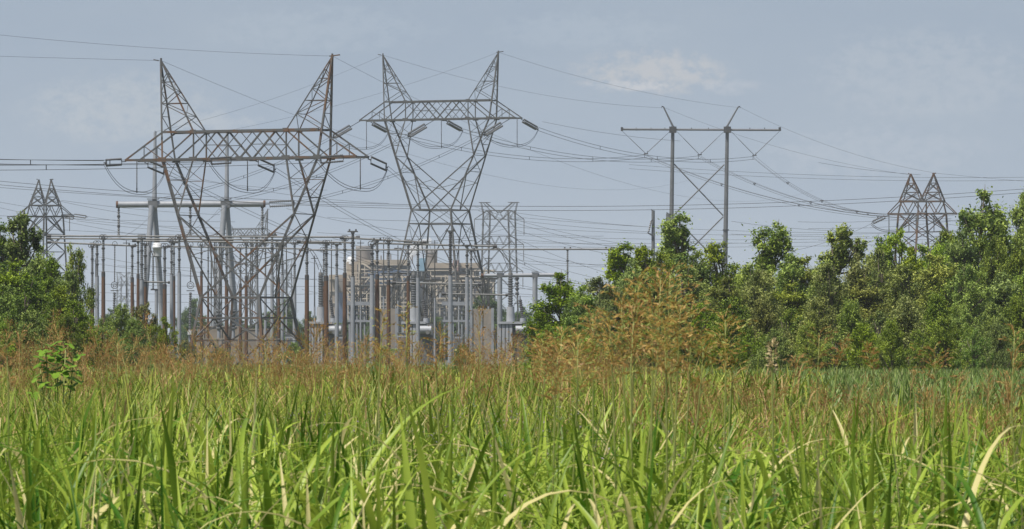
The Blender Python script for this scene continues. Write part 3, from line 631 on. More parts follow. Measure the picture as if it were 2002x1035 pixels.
# ------------------------------------------------------------------ narrow double-column pylon and small far pylons
def column_tower(px, d, zt, half, arms, label, group, k=1.0, material='farsteel', flare=2.2):
    root = empty('lattice_tower', (gx(px, d), d, 0), R(-8), label, 'pylon', group)
    for su in (-1, 1):
        c = MB(); cw = .9 * k
        prof = lambda z: su * (half + (1.0 - z / zt) * 1.2)
        zz = np.linspace(0, zt, max(8, int(zt / (2.2 * k))))
        for dx in (-cw, cw):
            for dy in (-cw, cw): c.bar((prof(0) + dx, dy, 0), (prof(zt) + dx, dy, zt), .17 * k)
        for i in range(len(zz) - 1):
            a = (-1) ** i
            for dy in (-cw, cw): c.bar((prof(zz[i]) - a * cw, dy, zz[i]), (prof(zz[i + 1]) + a * cw, dy, zz[i + 1]), .1 * k)
            for dx in (-cw, cw): c.bar((prof(zz[i]) + dx, -a * cw, zz[i]), (prof(zz[i + 1]) + dx, a * cw, zz[i + 1]), .1 * k)
        c.build('column', M[material], root)
        h = MB(); zh = zt + flare
        for dy in (-cw, cw):
            h.bar((prof(zt) - su * 3, dy, zt - .5), (prof(zt) + su * .3, dy, zh), .15 * k); h.bar((prof(zt) + su * cw, dy, zt - 1), (prof(zt) + su * 1.5, dy, zh), .15 * k)
            h.bar((prof(zt) - su * .9, dy, zh), (prof(zt) + su * 2, dy, zh), .15 * k)
            h.bar((prof(zt) - su * 1, dy, zt), (prof(zt) + su * 1, dy, zh), .1 * k)
        h.build('earth_wire_peak', M[material], root)
    for (z, ln) in arms:
        a = MB()
        for dy in (-.9, .9):
            a.bar((-ln, 0, z), (-half, dy, z), .15 * k); a.bar((ln, 0, z), (half, dy, z), .15 * k)
            a.bar((-ln, 0, z), (-half, dy, z + 2.2), .13 * k); a.bar((ln, 0, z), (half, dy, z + 2.2), .13 * k)
            a.bar((-half, dy, z), (half, dy, z), .15 * k); a.bar((-half, dy, z + 2.2), (half, dy, z + 2.2), .12 * k)
            nn = np.linspace(-half, half, 7)
            for i in range(6): a.bar((nn[i], dy, z + 2.2 * (i % 2)), (nn[i + 1], dy, z + 2.2 * ((i + 1) % 2)), .1 * k)
        a.build('crossarm', M[material], root)
        for sx in (-1, 1): MB().ribbed((sx * ln, 0, z), (sx * ln, 0, z - 4.2), .13 * k, .3, n=6).build('insulator_string', M['porcelain'], root)
    b = MB()
    lv = [zt * .28, zt * .46, zt * .62, zt * .80, zt]
    for z0, z1 in zip(lv[:-1], lv[1:]):
        for dy in (-.9, .9):
            b.bar((-half, dy, z0 + 1), (0, dy, (z0 + z1) / 2 + 1.2), .12 * k); b.bar((half, dy, z0 + 1), (0, dy, (z0 + z1) / 2 + 1.2), .12 * k)
            b.bar((-half, dy, z1), (0, dy, (z0 + z1) / 2 + 1.2), .12 * k); b.bar((half, dy, z1), (0, dy, (z0 + z1) / 2 + 1.2), .12 * k)
    b.build('cross_brace', M[material], root)
    return root
T6 = column_tower(976, 1500, 40.0, 3.3, ((37.8, 6.6), (31.1, 6.5), (24.0, 6.3)), 'slim two-column lattice pylon with three crossarms, just right of the tall pylon', 'far pylons', 1.0)
column_tower(243, 3000, 43.5, 2.5, ((38.5, 6), (31, 5.4)), 'tiny far lattice pylon low between the brown bus posts at the left', 'far pylons', 1.2)
column_tower(1656, 2700, 55, 4.5, ((48, 13),), 'far lattice pylon half hidden by the spiky treetop right of the H-frame', 'far pylons', 1.3)
column_tower(557, 2600, 43.5, 1.8, ((37.5, 5), (33, 4)), 'far slim lattice pylon just right of the rusty pylon waist', 'far pylons', 1.2)

# single poles right of the substation
for (x, yt, d, r, lab) in ((1277, 412, 1000, .32, 'slim grey steel pole with a slanted insulator, left of the H-frame'), (1307, 418, 960, .46, 'thick grey steel pole close in front of the left leg of the H-frame')):
    root = empty('steel_pole', (gx(x, d), d, 0), 0, lab, 'utility pole', 'single steel poles')
    t = P(x, yt, d); MB().tube((t[0], d, 0), t, r * 1.1, r * .9, 12).build('shaft', M['pole'], root, True)
    a = P(x - 4, yt + 20, d - .6); b = P(x - 9, yt + 42, d - .6); MB().ribbed(a, b, .16, .3, n=8).build('insulator', M['darkins'], root, True)
    k = MB().bar(P(x, yt + 18, d - .5), a, .15).bar(P(x, yt + 50, d - .5), P(x - 11, yt + 43, d - .6), .22).bar(P(x - 4, yt - 2, d), P(x + 2, yt + 2, d), .2); k.build('bracket', M['dark'], root, True)

# ------------------------------------------------------------------ substation posts
seg_count = {}
def ordinal(n): return ('first', 'second', 'third', 'fourth', 'fifth', 'sixth', 'seventh', 'eighth', 'ninth', 'tenth', 'eleventh', 'twelfth')[n]
posts = [  # x, top y, joint y, kind, distance, cap, half width scale
    (180.4, 480, 565, 'brown', 760, 'ring', 1.0), (189.8, 476, 541, 'grey', 745, 'ring', 1.0), (202, 464, 533, 'brown', 735, 'ring', 1.0), (258.6, 481, 544, 'brown', 742, 'clamp', .9),
    (270, 472, 537, 'brown', 760, 'clamp', .85), (277, 464, 548, 'grey', 738, 'cage', 1.15), (284, 476, 553, 'brown', 770, 'ring', 1.15), (322, 481, 557, 'brown', 765, 'ring', 1.1),
    (335.4, 470, 537, 'grey', 742, 'ring', .9), (340, 475, 541, 'brown', 780, 'clamp', .8), (350.4, 464, 533, 'grey', 725, 'ring', .95),
    (393.8, 478, 532, 'brown', 770, 'ring', .75), (407, 478, 560, 'brown', 800, 'ring', .6), (443, 474, 549, 'brown', 790, 'ring', 1.0), (470, 483, 556, 'brown', 795, 'ring', .8),
    (481.4, 476, 541, 'brown', 770, 'ring', .85), (502, 480, 545, 'grey', 800, 'ring', .75), (519, 476, 540, 'grey', 790, 'ring', .7), (532, 460, 537, 'grey', 760, 'clamp', .9), (545, 478, 544, 'brown', 800, 'ring', .75), (552, 480, 538, 'grey', 780, 'ring', .8), (576, 474, 545, 'grey', 730, 'ring', .9),
    (600, 471, 539, 'brown', 715, 'ring', 1.05), (633, 488, 552, 'brown', 790, 'ring', .7), (638, 475, 541, 'brown', 715, 'ring', 1.1), (658.4, 478, 542, 'grey', 712, 'clamp', .95),
    (674, 466, 535, 'brown', 720, 'ring', 1.0), (689.7, 453, 542, 'dark', 712, 'clamp', 1.05), (727.5, 477, 538, 'grey', 708, 'ring', 1.15), (737.4, 470, 538, 'brown', 715, 'clamp', 1.0), (759.6, 471, 549, 'brown', 715, 'ring', .95),
    (798, 474, 541, 'brown', 735, 'ring', .85), (817, 477, 543, 'grey', 715, 'clamp', .95), (880.5, 452, 539, 'dark', 705, 'clamp', 1.1), (913, 480, 542, 'grey', 715, 'clamp', .95), (921, 490, 545, 'grey', 735, 'clamp', .7),
    (1109.6, 487, 560, 'grey', 830, 'clamp', .8), (1190.6, 487, 534, 'grey', 830, 'clamp', .8)]
words = {'brown': 'brown-based grey insulator post', 'grey': 'all-grey insulator post', 'dark': ''}
for (x, yt, yj, kind, d, cap, w) in posts:
    seg = 'left of the rusty pylon' if x < 385 else 'behind the rusty pylon' if x < 590 else 'between the big pylons' if x < 780 else 'before the tall pylon' if x < 1000 else 'by the right trees'
    n = seg_count.get((kind, seg), 0); seg_count[kind, seg] = n + 1
    root = empty('bus_post', (gx(x, d), d, 0), 0, '%s, %s from the left %s' % (words[kind], ordinal(n), seg) if kind != 'dark' else 'tall dark insulator post on a grey base, ' + seg, 'insulator post', 'upright posts carrying the bus tubes')
    t = P(x, yt, d); j = P(x, yj, d); X = t[0]
    rb = .24 * w
    MB().tube((X, d, 0), (X, d, j[2]), rb * 1.25, rb, 12).build('pedestal', M['rustpost' if kind == 'brown' else 'greypaint'], root, True)
    ri = .15 * w
    MB().ribbed((X, d, j[2]), (X, d, t[2] - .1), ri * 1.15, .26, .8, 8).build('insulator', M['dark' if kind == 'dark' else 'porcelain'], root, True)
    Hh = t[2] - j[2]
    for tt in (0.0, .36, .68, .97): MB().tube((X, d, j[2] + Hh * tt - .09), (X, d, j[2] + Hh * tt + .09), ri * 1.55, ri * 1.55, 8).build('collar', M['dark'], root, True)
    if kind == 'brown': MB().tube((X, d, j[2] - .55), (X, d, j[2] - .05), rb * 1.06, rb * 1.06, 10).build('collar', M['dark'], root, True)
    c = MB()
    if cap == 'ring': c.ring((X - .16, d - .2, t[2]), .33, .05); c.ring((X + .16, d + .2, t[2]), .33, .05); c.tube((X - .3, d, t[2] - .1), (X + .3, d, t[2] - .1), .1, .1, 6)
    elif cap == 'clamp': c.box((X, d, t[2]), (1.3, .4, .16)); c.box((X - .4, d, t[2] + .18), (.2, .4, .24)); c.box((X + .4, d, t[2] + .18), (.2, .4, .24))
    else:
        for zz in (0, .5): c.ring((X, d, t[2] + zz - .2), .5, .05, 'z')
        for q in (-1, 1): c.bar((X + q * .48, d, t[2] - .2), (X + q * .48, d, t[2] + .3), .06); c.bar((X, d + q * .48, t[2] - .2), (X, d + q * .48, t[2] + .3), .06)
        c.box((X, d, t[2] - .1), (1.0, .5, .1))
    c.build('bus_clamp', M['steel'], root, True)
# surge arresters with grading rings
for (x, yt, yr, yb, d, lab) in ((224.5, 477, 558, 622, 735, 'slim surge arrester with a ring at mid height, left of the gantry legs'), (373, 478, 558, 652, 720, 'slim surge arrester with a ring and white box, just left of the rusty pylon')):
    root = empty('surge_arrester', (gx(x, d), d, 0), 0, lab, 'surge arrester', 'ringed surge arresters')
    a = P(x, yt, d); r_ = P(x - .5, yr, d); b = P(x - 2, yb, d)
    MB().ribbed(r_ + V(0, 0, .4), a, .09, .3, n=6).build('upper_rod', M['darkins'], root, True)
    MB().ring(r_, .43, .05).ring(r_, .22, .04).ring(a, .3, .04).build('grading_ring', M['steel'], root, True)
    MB().ribbed(b, r_ - V(0, 0, .9), .19, .3, n=8).build('arrester_column', M['porcelain'], root, True)
    MB().tube((b[0], d, 0), b, .14, .14, 8).build('stand', M['greypaint'], root, True)
    MB().box(r_ - V(0, 0, .7), (1.0, .3, .1)).build('mounting_plate', M['dark'], root, True)
    MB().box(b + V(0, -.3, .1), (.5, .35, .55)).build('counter_box', M['white'], root, True)
# hanging switch arm on its own short stand
root = empty('switch_stand', (gx(306, 770), 770, 0), 0, 'short grey stand with an offset upright insulator beside the splayed gantry leg', 'switch')
t = P(305.7, 568, 770); MB().tube((t[0], 770, 0), t, .25, .22, 10).build('stand', M['greypaint'], root, True)
MB().box(P(302, 566.5, 770), (1.0, .5, .2)).build('base_plate', M['dark'], root, True)
MB().ribbed(P(299.3, 565, 770), P(299.3, 500, 770), .14, .26, n=8).build('insulator', M['porcelain'], root, True)
MB().ring(P(297, 497, 770), .4, .05).bar(P(299, 500, 770), P(290, 476, 770), .12).build('contact_arm', M['dark'], root, True)

# bus tubes
tubes = [(96, 461.5, 700, 464, 735, 'top bus tube, stretching from the left trees past the rusty pylon'), (96, 466.5, 520, 469, 745, 'second bus tube from the top, ending behind the rusty pylon'),
         (96, 474, 262, 481, 742, 'short bus tube at the far left sloping to the brown posts'), (262, 471, 640, 476, 752, 'thin bus tube between the gantry legs and the brown posts'),
         (330, 482, 600, 487, 775, 'low bus tube seen through the rusty pylon'), (584, 472.5, 690, 475, 716, 'short bus tube on the brown posts right of the rusty pylon'), (668, 465, 830, 474, 718, 'bus tube sloping right below the grey-tan chimney'),
         (588, 489, 1196, 487.5, 760, 'longest bus tube, running level to the right-hand trees'), (735, 476, 968, 482, 716, 'bus tube crossing in front of the tall grey pylon'), (770, 553, 938, 556, 740, 'grey tube frame rail in front of the power plant'),
         (868, 575, 992, 577, 742, 'lower grey tube rail right of the tall pylon legs'), (284, 551.5, 332, 552.5, 766, 'short low bus tube between two brown posts')]
for (xa, ya, xb_, yb_, d, lab) in tubes:
    root = empty('bus_tube', P(xa, ya, d), 0, lab, 'bus tube', 'rigid bus tubes over the substation')
    MB().tube(P(xa, ya, d), P(xb_, yb_, d), .11, .11, 8).build('tube', M['alu'], root, True)
    for t in (0, 1): q = P(xa, ya, d) * (1 - t) + P(xb_, yb_, d) * t; MB().tube(q - V(.25, 0, 0), q + V(.25, 0, 0), .19, .19, 8).build('end_bell', M['dark'], root, True)

# transformers
def transformer(label, xo, d, fins, wide):
    s = d / F
    root = empty('transformer', (gx(xo, d), d, 0), 0, label, 'transformer', 'grey power transformers')
    def B(x0, x1, y0, y1, dep, dd, name, m='greypaint'):
        a = P(xo + x0, y1, d + dd); b = P(xo + x1, y0, d + dd)
        return MB().box(((a[0] + b[0]) / 2, d + dd + dep / 2, (a[2] + b[2]) / 2), (b[0] - a[0], dep, b[2] - a[2])).build(name, M[m], root, True)
    for i in range(fins):
        x0 = -29 + i * 29 / fins; B(x0, x0 + 29 / fins - 1.6, 634, 718, .5, -.6, 'radiator_panel', 'lightgrey')
    B(-29.5, 18, 629, 633.5, 3.2, -.8, 'tank_lid', 'lightgrey')
    B(-28, wide, 634, 718, 3.0, 0, 'tank', 'pole'); MB().tube(P(xo + 5, 645, d - .8), P(xo + wide - 3, 645, d - .8), .52, .52, 16).build('conservator', M['lightgrey'], root, True)
    a = P(xo + 22, 650, d - 1.5); MB().tube(a - V(0, 0, 0), a + V(0, -.15, 0), .28, .28, 12).build('gauge', M['alu'], root, True)
    c = P(xo - 5, 627, d + .6); top = P(xo - 5, 600, d + .6)
    MB().tube(c - V(0, 0, .4), top, .55, .5, 14).build('turret', M['lightgrey'], root, True)
    bt = P(xo - 5, 538, d + .6); MB().ribbed(top, bt, .34, .3, .75, 12).build('bushing', M['porcelain'], root, True)
    MB().tube(bt, bt + V(0, 0, .35), .3, .26, 12).tube(bt + V(0, 0, .35), bt + V(0, 0, .75), .07, .05, 6).build('bushing_cap', M['alu'], root, True)
    for q in (-.12, .12):
        a_ = P(xo - 42, 487, d + 2); b_ = bt + V(q, 0, .7); MB().path([a_ + (b_ - a_) * t_ + V(q, 0, 1.1 * math.sin(math.pi * t_) * (t_ > 0)) for t_ in np.linspace(0, 1, 14)], .045, 4).build('jumper_cable', M['wire'], root, True)
    s0 = P(xo + 19, 622, d + .5); s1 = P(xo + 14, 586, d + .5)
    MB().ribbed(s0, s1, .24, .26, .7, 10).build('side_bushing', M['darkins'], root, True)
    MB().tube(s1, s1 + V(-.03, 0, .5), .08, .05, 6).build('bushing_cap', M['dark'], root, True)
    MB().tube(P(xo + 19.5, 632, d + .5), s0, .42, .36, 12).build('turret', M['greypaint'], root, True)
    return root
transformer('grey transformer with finned radiator between the brown posts right of the rusty pylon', 632, 735, 5, 38)
transformer('grey transformer half hidden by grass below the left leg of the tall pylon', 814, 745, 4, 32)
transformer('grey transformer at the right end of the substation beside the trees', 1003, 735, 4, 48)

# equipment platforms and fire walls
for (xa, xb_, d, lab) in ((679, 732, 755, 'grey roofed equipment platform behind the posts, left of the tall pylon'), (864, 925, 750, 'grey roofed equipment platform below the tall pylon, left of the fire wall')):
    root = empty('equipment_platform', (gx((xa + xb_) / 2, d), d, 0), 0, lab, 'platform', 'roofed equipment platforms')
    w = gx(xb_, d) - gx(xa, d); cx = gx((xa + xb_) / 2, d)
    zt = P(0, 594, d)[2]; zs = P(0, 628, d)[2]
    MB().box((cx, d, zt), (w, 3, .5)).build('roof', M['greypaint'], root, True)
    MB().box((cx, d, zs), (w * .95, 2.8, .3)).build('deck', M['greypaint'], root, True)
    for ux in (-.42, -.14, .14, .42):
        for uy in (-1.2, 1.2): MB().bar((cx + ux * w, d + uy, 0), (cx + ux * w, d + uy, zt - .25), .18).build('post', M['greypaint'], root, True)
    k = MB(); k.bar((cx - .42 * w, d - 1.25, zs - .2), (cx + .14 * w, d - 1.25, 2), .12); k.bar((cx + .42 * w, d - 1.25, zs - .2), (cx - .14 * w, d - 1.25, 2), .12)
    for z in (zs + .9, zs + 1.5): k.bar((cx - .47 * w, d - 1.35, z), (cx + .47 * w, d - 1.35, z), .07)
    k.build('bracing', M['alu'], root, True)
    for ux in (-.2, .25): MB().ribbed((cx + ux * w, d, zs + .15), (cx + ux * w, d, zt - .3), .18, .26, n=8).build('insulator', M['porcelain'], root, True)
for (xs, yt, d, lab) in (((739, 757, 775), 604, 760, 'stained concrete fire wall between grey posts, behind the brown post left of the tall pylon'), ((921, 940.5, 963), 604, 728, 'stained concrete fire wall of two panels right of the tall pylon legs')):
    root = empty('fire_wall', (gx(xs[1], d), d, 0), 0, lab, 'fire wall', 'concrete fire walls')
    zt = P(0, yt, d)[2]
    for i in range(2):
        a, b = gx(xs[i], d), gx(xs[i + 1], d)
        for j in range(4): MB().box(((a + b) / 2, d, zt / 4 * (j + .5)), (b - a - .3, .3 - .012 * (j % 2), zt / 4 - .03)).build('concrete_panel', M['conc'], root, True)
    for x in xs: MB().box((gx(x, d), d - .05, zt / 2 + .05), (.34, .5, zt + .1)).build('post', M['greypaint'], root, True)
for (x, y0, w, d, lab) in ((668, 655, 14, 722, 'small grey cabinet between brown posts right of the finned radiator'), (786, 652, 18, 728, 'grey cabinet left of the middle transformer'), (895, 655, 14, 730, 'small cabinet under the right equipment platform'),
        (1046, 648, 18, 730, 'pale cabinet at the right end of the substation'), (566, 655, 16, 760, 'grey cabinet behind the right foot of the rusty pylon')):
    root = empty('control_cabinet', (gx(x, d), d, 0), 0, lab, 'cabinet', 'grey cabinets among the substation posts')
    h = P(x, y0, d)[2]; w_ = w / F * d
    MB().box((gx(x, d), d, h / 2), (w_, 1.1, h)).build('body', M['lightgrey'], root, True)
    MB().box((gx(x, d), d, h + .05), (w_ + .14, 1.3, .1)).build('lid', M['alu'], root, True)
    for q in (-.25, .25): MB().box((gx(x, d) + q * w_, d - .57, h * .55), (w_ * .44, .04, h * .7)).build('door', M['pole'], root, True)
for (x, yt, d, r, lab) in ((187, 505, 800, .10, 'thin grey rod mast at the far left of the substation'), (247, 470, 800, .09, 'thin rod mast between the leftmost brown posts'), (413, 474, 830, .11, 'thin rod mast behind the left leg of the rusty pylon'), (560, 462, 820, .10, 'thin rod mast inside the right leg of the rusty pylon'), (615, 500, 800, .10, 'thin rod mast just right of the first brown post past the rusty pylon'), (648, 470, 810, .10, 'thin rod mast above the left transformer'),
        (705, 470, 810, .09, 'thin rod mast before the grey-tan chimney'), (750, 464, 820, .10, 'thin rod mast over the concrete fire wall on the left'), (778, 480, 800, .10, 'thin rod mast touching the left leg of the tall pylon'), (850, 470, 810, .10, 'thin rod mast between the tall pylon legs'), (897, 468, 800, .09, 'thin rod mast right of the tall dark insulator post'), (955, 500, 810, .10, 'thin rod mast left of the low gantry'), (1012, 588, 800, .10, 'short rod mast between the low gantry posts')):
    root = empty('rod_mast', (gx(x, d), d, 0), 0, lab, 'mast', 'thin rod masts in the substation'); t = P(x, yt, d)
    MB().tube((t[0], d, 0), t * V(1, 1, .55), r * 1.6, r * 1.2, 8).build('lower_tube', M['greypaint'], root, True)
    MB().tube(t * V(1, 1, .55), t, r, r * .6, 6).build('upper_rod', M['steel'], root, True)
    MB().bar(t - V(.5, 0, .4), t + V(.5, 0, -.4), .1).build('crosspiece', M['dark'], root, True)
# low walls behind the rusty pylon base
for (xa, xb_, yt, d, lab) in ((386, 470, 640, 830, 'stained beige concrete wall behind the left feet of the rusty pylon'), (470, 532, 645, 826, 'beige concrete block wall behind the middle feet of the rusty pylon'), (384, 545, 664, 800, 'low pale concrete wall before the beige ones, at the rusty pylon\'s feet')):
    root = empty('concrete_wall', (gx((xa + xb_) / 2, d), d, 0), 0, lab, 'wall', 'beige walls behind the rusty pylon')
    z = P(0, yt, d)[2]; a, b = gx(xa, d), gx(xb_, d)
    MB().box(((a + b) / 2, d, z / 2), (b - a, .5, z)).build('panel', M['beigewall'], root, True)
    MB().box(((a + b) / 2, d, z + .07), (b - a + .3, .7, .14)).build('coping', M['conc'], root, True)
    pl = MB()
    for x in np.arange(a + .8, b, 2.6): pl.box((x, d - .33, z / 2 - .02), (.35, .16, z - .04))
    pl.build('pilasters', M['conc'], root, True)
for i, x in enumerate((428, 456)):
    root = empty('post_insulator', (gx(x, 815), 815, 0), 0, 'stubby ribbed insulator standing on a beige wall behind the rusty pylon, %s one' % ('left', 'right')[i], 'insulator', 'stubby insulators on the beige wall')
    MB().ribbed(P(x, 645, 815), P(x, 605, 815), .45, .42, .6, 12).build('sheds', M['porcelain'], root, True)
    MB().tube((gx(x, 815), 815, 0), P(x, 645, 815), .25, .25, 10).build('stand', M['greypaint'], root, True)
# lattice uprights of the switch frame among the posts
for i, (x, yt, yb) in enumerate(((426, 470, 700), (497, 462, 700), (537, 470, 700), (700, 560, 700), (775, 535, 700), (840, 548, 700), (900, 560, 700), (950, 545, 700))):
    d = 850 + 7 * i
    where = ('the leftmost seen through the rusty pylon', 'the middle one seen through the rusty pylon', 'the rightmost seen through the rusty pylon', 'below the grey-tan chimney', 'just left of the tall pylon', 'between the legs of the tall pylon', 'right of the centre of the tall pylon', 'above the concrete fire wall')[i]
    root = empty('lattice_mast', (gx(x, d), d, 0), R(20), 'slim grey lattice mast of the switch frame, ' + where, 'mast', 'lattice masts of the switch frame')
    h = P(x, yt, d)[2]; m_ = MB()
    for a in (-.5, .5):
        for b in (-.5, .5): m_.bar((a, b, 0), (a * .8, b * .8, h), .13)
    m_.build('column', M['steel'], root)
    m_ = MB(); zz = np.linspace(0, h, 12)
    for q in range(11):
        s_ = (-1) ** q
        for b in (-.45, .45): m_.bar((-.45 * s_, b, zz[q]), (.45 * s_, b, zz[q + 1]), .08); m_.bar((b, -.45 * s_, zz[q]), (b, .45 * s_, zz[q + 1]), .08)
    m_.build('lacing', M['steel'], root)
    m_ = MB(); m_.bar((-2.4, 0, h), (2.4, 0, h), .25); m_.bar((-2.4, 0, h), (0, 0, h - 2.5), .12); m_.bar((2.4, 0, h), (0, 0, h - 2.5), .12); m_.build('crossbar', M['steel'], root)

# ------------------------------------------------------------------ power plant
dp = 2300; sp = F / dp
PP = empty('power_plant', (gx(800, dp), dp, 0), 0, 'tan and blue power plant building with open steel frame and two round chimneys', 'power plant')
def PB(x0, x1, y0, y1, dep, dd, name, m):
    a = P(x0, y1, dp); b = P(x1, y0, dp)
    return MB().box(((a[0] + b[0]) / 2, dp + dd + dep / 2, (a[2] + b[2]) / 2), (b[0] - a[0], dep, b[2] - a[2])).build(name, M[m], PP, True)
GY = 704
PB(642, 682, 537, GY, 24, 6, 'block', 'tan'); PB(659, 682, 572, GY, 2, 3.8, 'siding', 'blue'); PB(660, 681.5, 545, 571, 2, 3.7, 'siding', 'chim')
PB(677, 700, 511, GY, 20, 12, 'block', 'tan')
PB(698, 800, 517, GY, 26, 4, 'dark_void_block', 'void'); PB(700, 800, 508, 517.5, 30, 3, 'upper_block', 'tan')  # dark blocks paint the shade seen through the open frame
PB(719, 768, 531, 556, 2, 1.4, 'siding', 'blue'); PB(768.4, 803, 528, 558, 2, 1.0, 'siding', 'blue')
PB(800.5, 836, 530, GY, 26, 5, 'dark_void_block', 'void'); PB(817, 833, 505, 531, 8, 2.2, 'hopper_tower', 'skyblue')
PB(836.5, 936, 524, GY, 26, 4, 'dark_void_block', 'void'); PB(837, 936, 514, 524.5, 28, 3, 'upper_block', 'tan'); PB(885, 898, 509, 531, 7, 1.5, 'stair_tower', 'pink')
PB(936.5, 968, 545, GY, 18, 8, 'dark_void_block', 'void')
for y in (536, 560, 583, 607): PB(643, 659, y + 8, y + 10, .5, 5.4, 'ledge', 'beam')
def chim(x0, x1, yt, name='chimney'):
    a = P((x0 + x1) / 2, yt, dp + 25); r = (x1 - x0) / 2 / sp
    o = MB().lathe((a[0], dp + 25, 0), [(r * 1.02, 0), (r, a[2] * .8), (r, a[2])], 28).build(name, M['chim'], PP, True)
    MB().lathe((a[0], dp + 25, a[2] - .8), [(r * 1.05, 0), (r * 1.05, 1.2), (r * .9, 1.2), (r * .9, .9)], 28).build('rim', M['chimtop'], o)
    return o
for o in (chim(696, 725, 483), chim(832, 855, 492)):
    for ch in o.children:     # rim was built in world space: bring it into the chimney's frame
        for v in ch.data.vertices: v.co.x -= PP.location[0]; v.co.y -= PP.location[1]
a = P(687, 512, dp + 14); MB().lathe(a, [(2.3, -1), (2.2, .5), (1.6, 1.6), (.9, 2.1), (.2, 2.3)], 20).build('dome', M['white'], PP, True)
fr = MB(); rf = random.Random(8)
for layer in range(2):
    dd = -.4 - 3.2 * layer
    for (x0, x1, y0) in ((676, 803, 517), (836, 967, 525)):
        y = y0 + rf.uniform(0, 6)
        while y < 612:
            x = x0 + rf.uniform(0, 10)
            while x < x1:
                ln = rf.uniform(14, 60); xe = min(x1, x + ln)
                if rf.random() < .62: fr.bar(P(x, y, dp + dd), P(xe, y + rf.uniform(-.4, .4), dp + dd), rf.uniform(.28, .6), rf.uniform(.28, .6))
                x = xe + rf.uniform(0, 12)
            y += rf.uniform(6, 13)
        x = x0 + rf.uniform(0, 6)
        while x < x1:
            ya = rf.uniform(y0 - 4, y0 + 60); yb_ = min(GY, ya + rf.uniform(20, 120)); fr.bar(P(x, yb_, dp + dd - .1), P(x, ya, dp + dd - .1), rf.uniform(.28, .6)); x += rf.uniform(6, 19)
        for q in range(7):
            x = rf.uniform(x0, x1 - 14); y = rf.uniform(y0, 590); fr.bar(P(x, y, dp + dd - .3), P(x + rf.uniform(7, 15), y + rf.choice((-1, 1)) * rf.uniform(7, 15), dp + dd - .3), .42)
fr.bar(P(704, 512, dp - .6), P(732, 530, dp - .6), .7)
fr.build('steel_frame', M['beam'], PP, True)
st = MB()     # outside stair flights
for i in range(6): y = 532 + i * 6.2; st.bar(P(704 + (i % 2) * 14, y, dp - 2), P(718 - (i % 2) * 14, y + 6, dp - 2), .9, .35)
st.build('stair', M['rustpost'], PP, True)
rr = random.Random(3)
for i in range(92):      # pipes, ducts and walkways in front of the dark void blocks
    x = rr.uniform(700, 958); y = rr.uniform(526 if x > 836 else 520, 606); ln = rr.uniform(4, 22); w_ = rr.choice((.3, .45, .7, 1.0)); dd = rr.uniform(-3, 3)
    q = P(x, y, dp - 3 + dd); k_ = rr.random()
    e_ = P(x + ln, y, dp - 3 + dd) if k_ < .45 else P(x, y + ln * .8, dp - 3 + dd) if k_ < .75 else P(x + ln * .8, y + rr.choice((-1, 1)) * ln * .6, dp - 3 + dd)
    MB().bar(q, e_, w_).build('pipe', M[rr.choice(('chim', 'beam', 'greypaint', 'alu', 'void', 'tan', 'rustpost'))], PP, True)
for x in (730, 745, 757, 764, 790, 806): MB().tube(P(x, 516, dp + 4), P(x, rr.uniform(497, 506), dp + 4), .25, .25, 6).build('vent_pipe', M['chim'], PP, True)
for (x, y, w, h) in ((645, 541, 12, 3), (703, 548, 10, 6), (770, 566, 9, 8), (720, 570, 8, 6), (845, 560, 9, 7), (905, 575, 10, 8), (875, 562, 6, 10), (930, 570, 8, 12), (785, 580, 12, 6), (740, 586, 14, 5), (855, 590, 12, 6), (950, 560, 9, 9)):
    q = P(x + w / 2, y + h / 2, dp + 2); MB().box(q, (w / sp, 6, h / sp)).build('cladding_panel', M['tan'], PP, True)
# steam puff beside the second chimney: real volume in a lumpy shell
def steam():
    vs = MB()
    for (x, y, r) in ((806, 495, 2.0), (812, 487, 2.4), (820, 481, 2.3), (829, 476, 1.9), (838, 471, 1.4), (802, 502, 1.5)):
        c = P(x, y, dp + 26); prof = [(max(.02, r * math.sin(t)), -r * math.cos(t)) for t in np.linspace(.05, math.pi - .05, 9)]; vs.lathe(c, prof, 12)
    m = bpy.data.materials.new('steam_vapour'); m.use_nodes = True; t = m.node_tree; t.nodes.clear()
    o = t.nodes.new('ShaderNodeOutputMaterial'); v = t.nodes.new('ShaderNodeVolumePrincipled'); v.inputs['Color'].default_value = (.95, .95, .95, 1); v.inputs['Density'].default_value = .5
    t.links.new(v.outputs[0], o.inputs['Volume'])
    tag(vs.build('steam', m), 'small white steam puff drifting left of the second power plant chimney', 'steam', None, 'stuff')
steam()

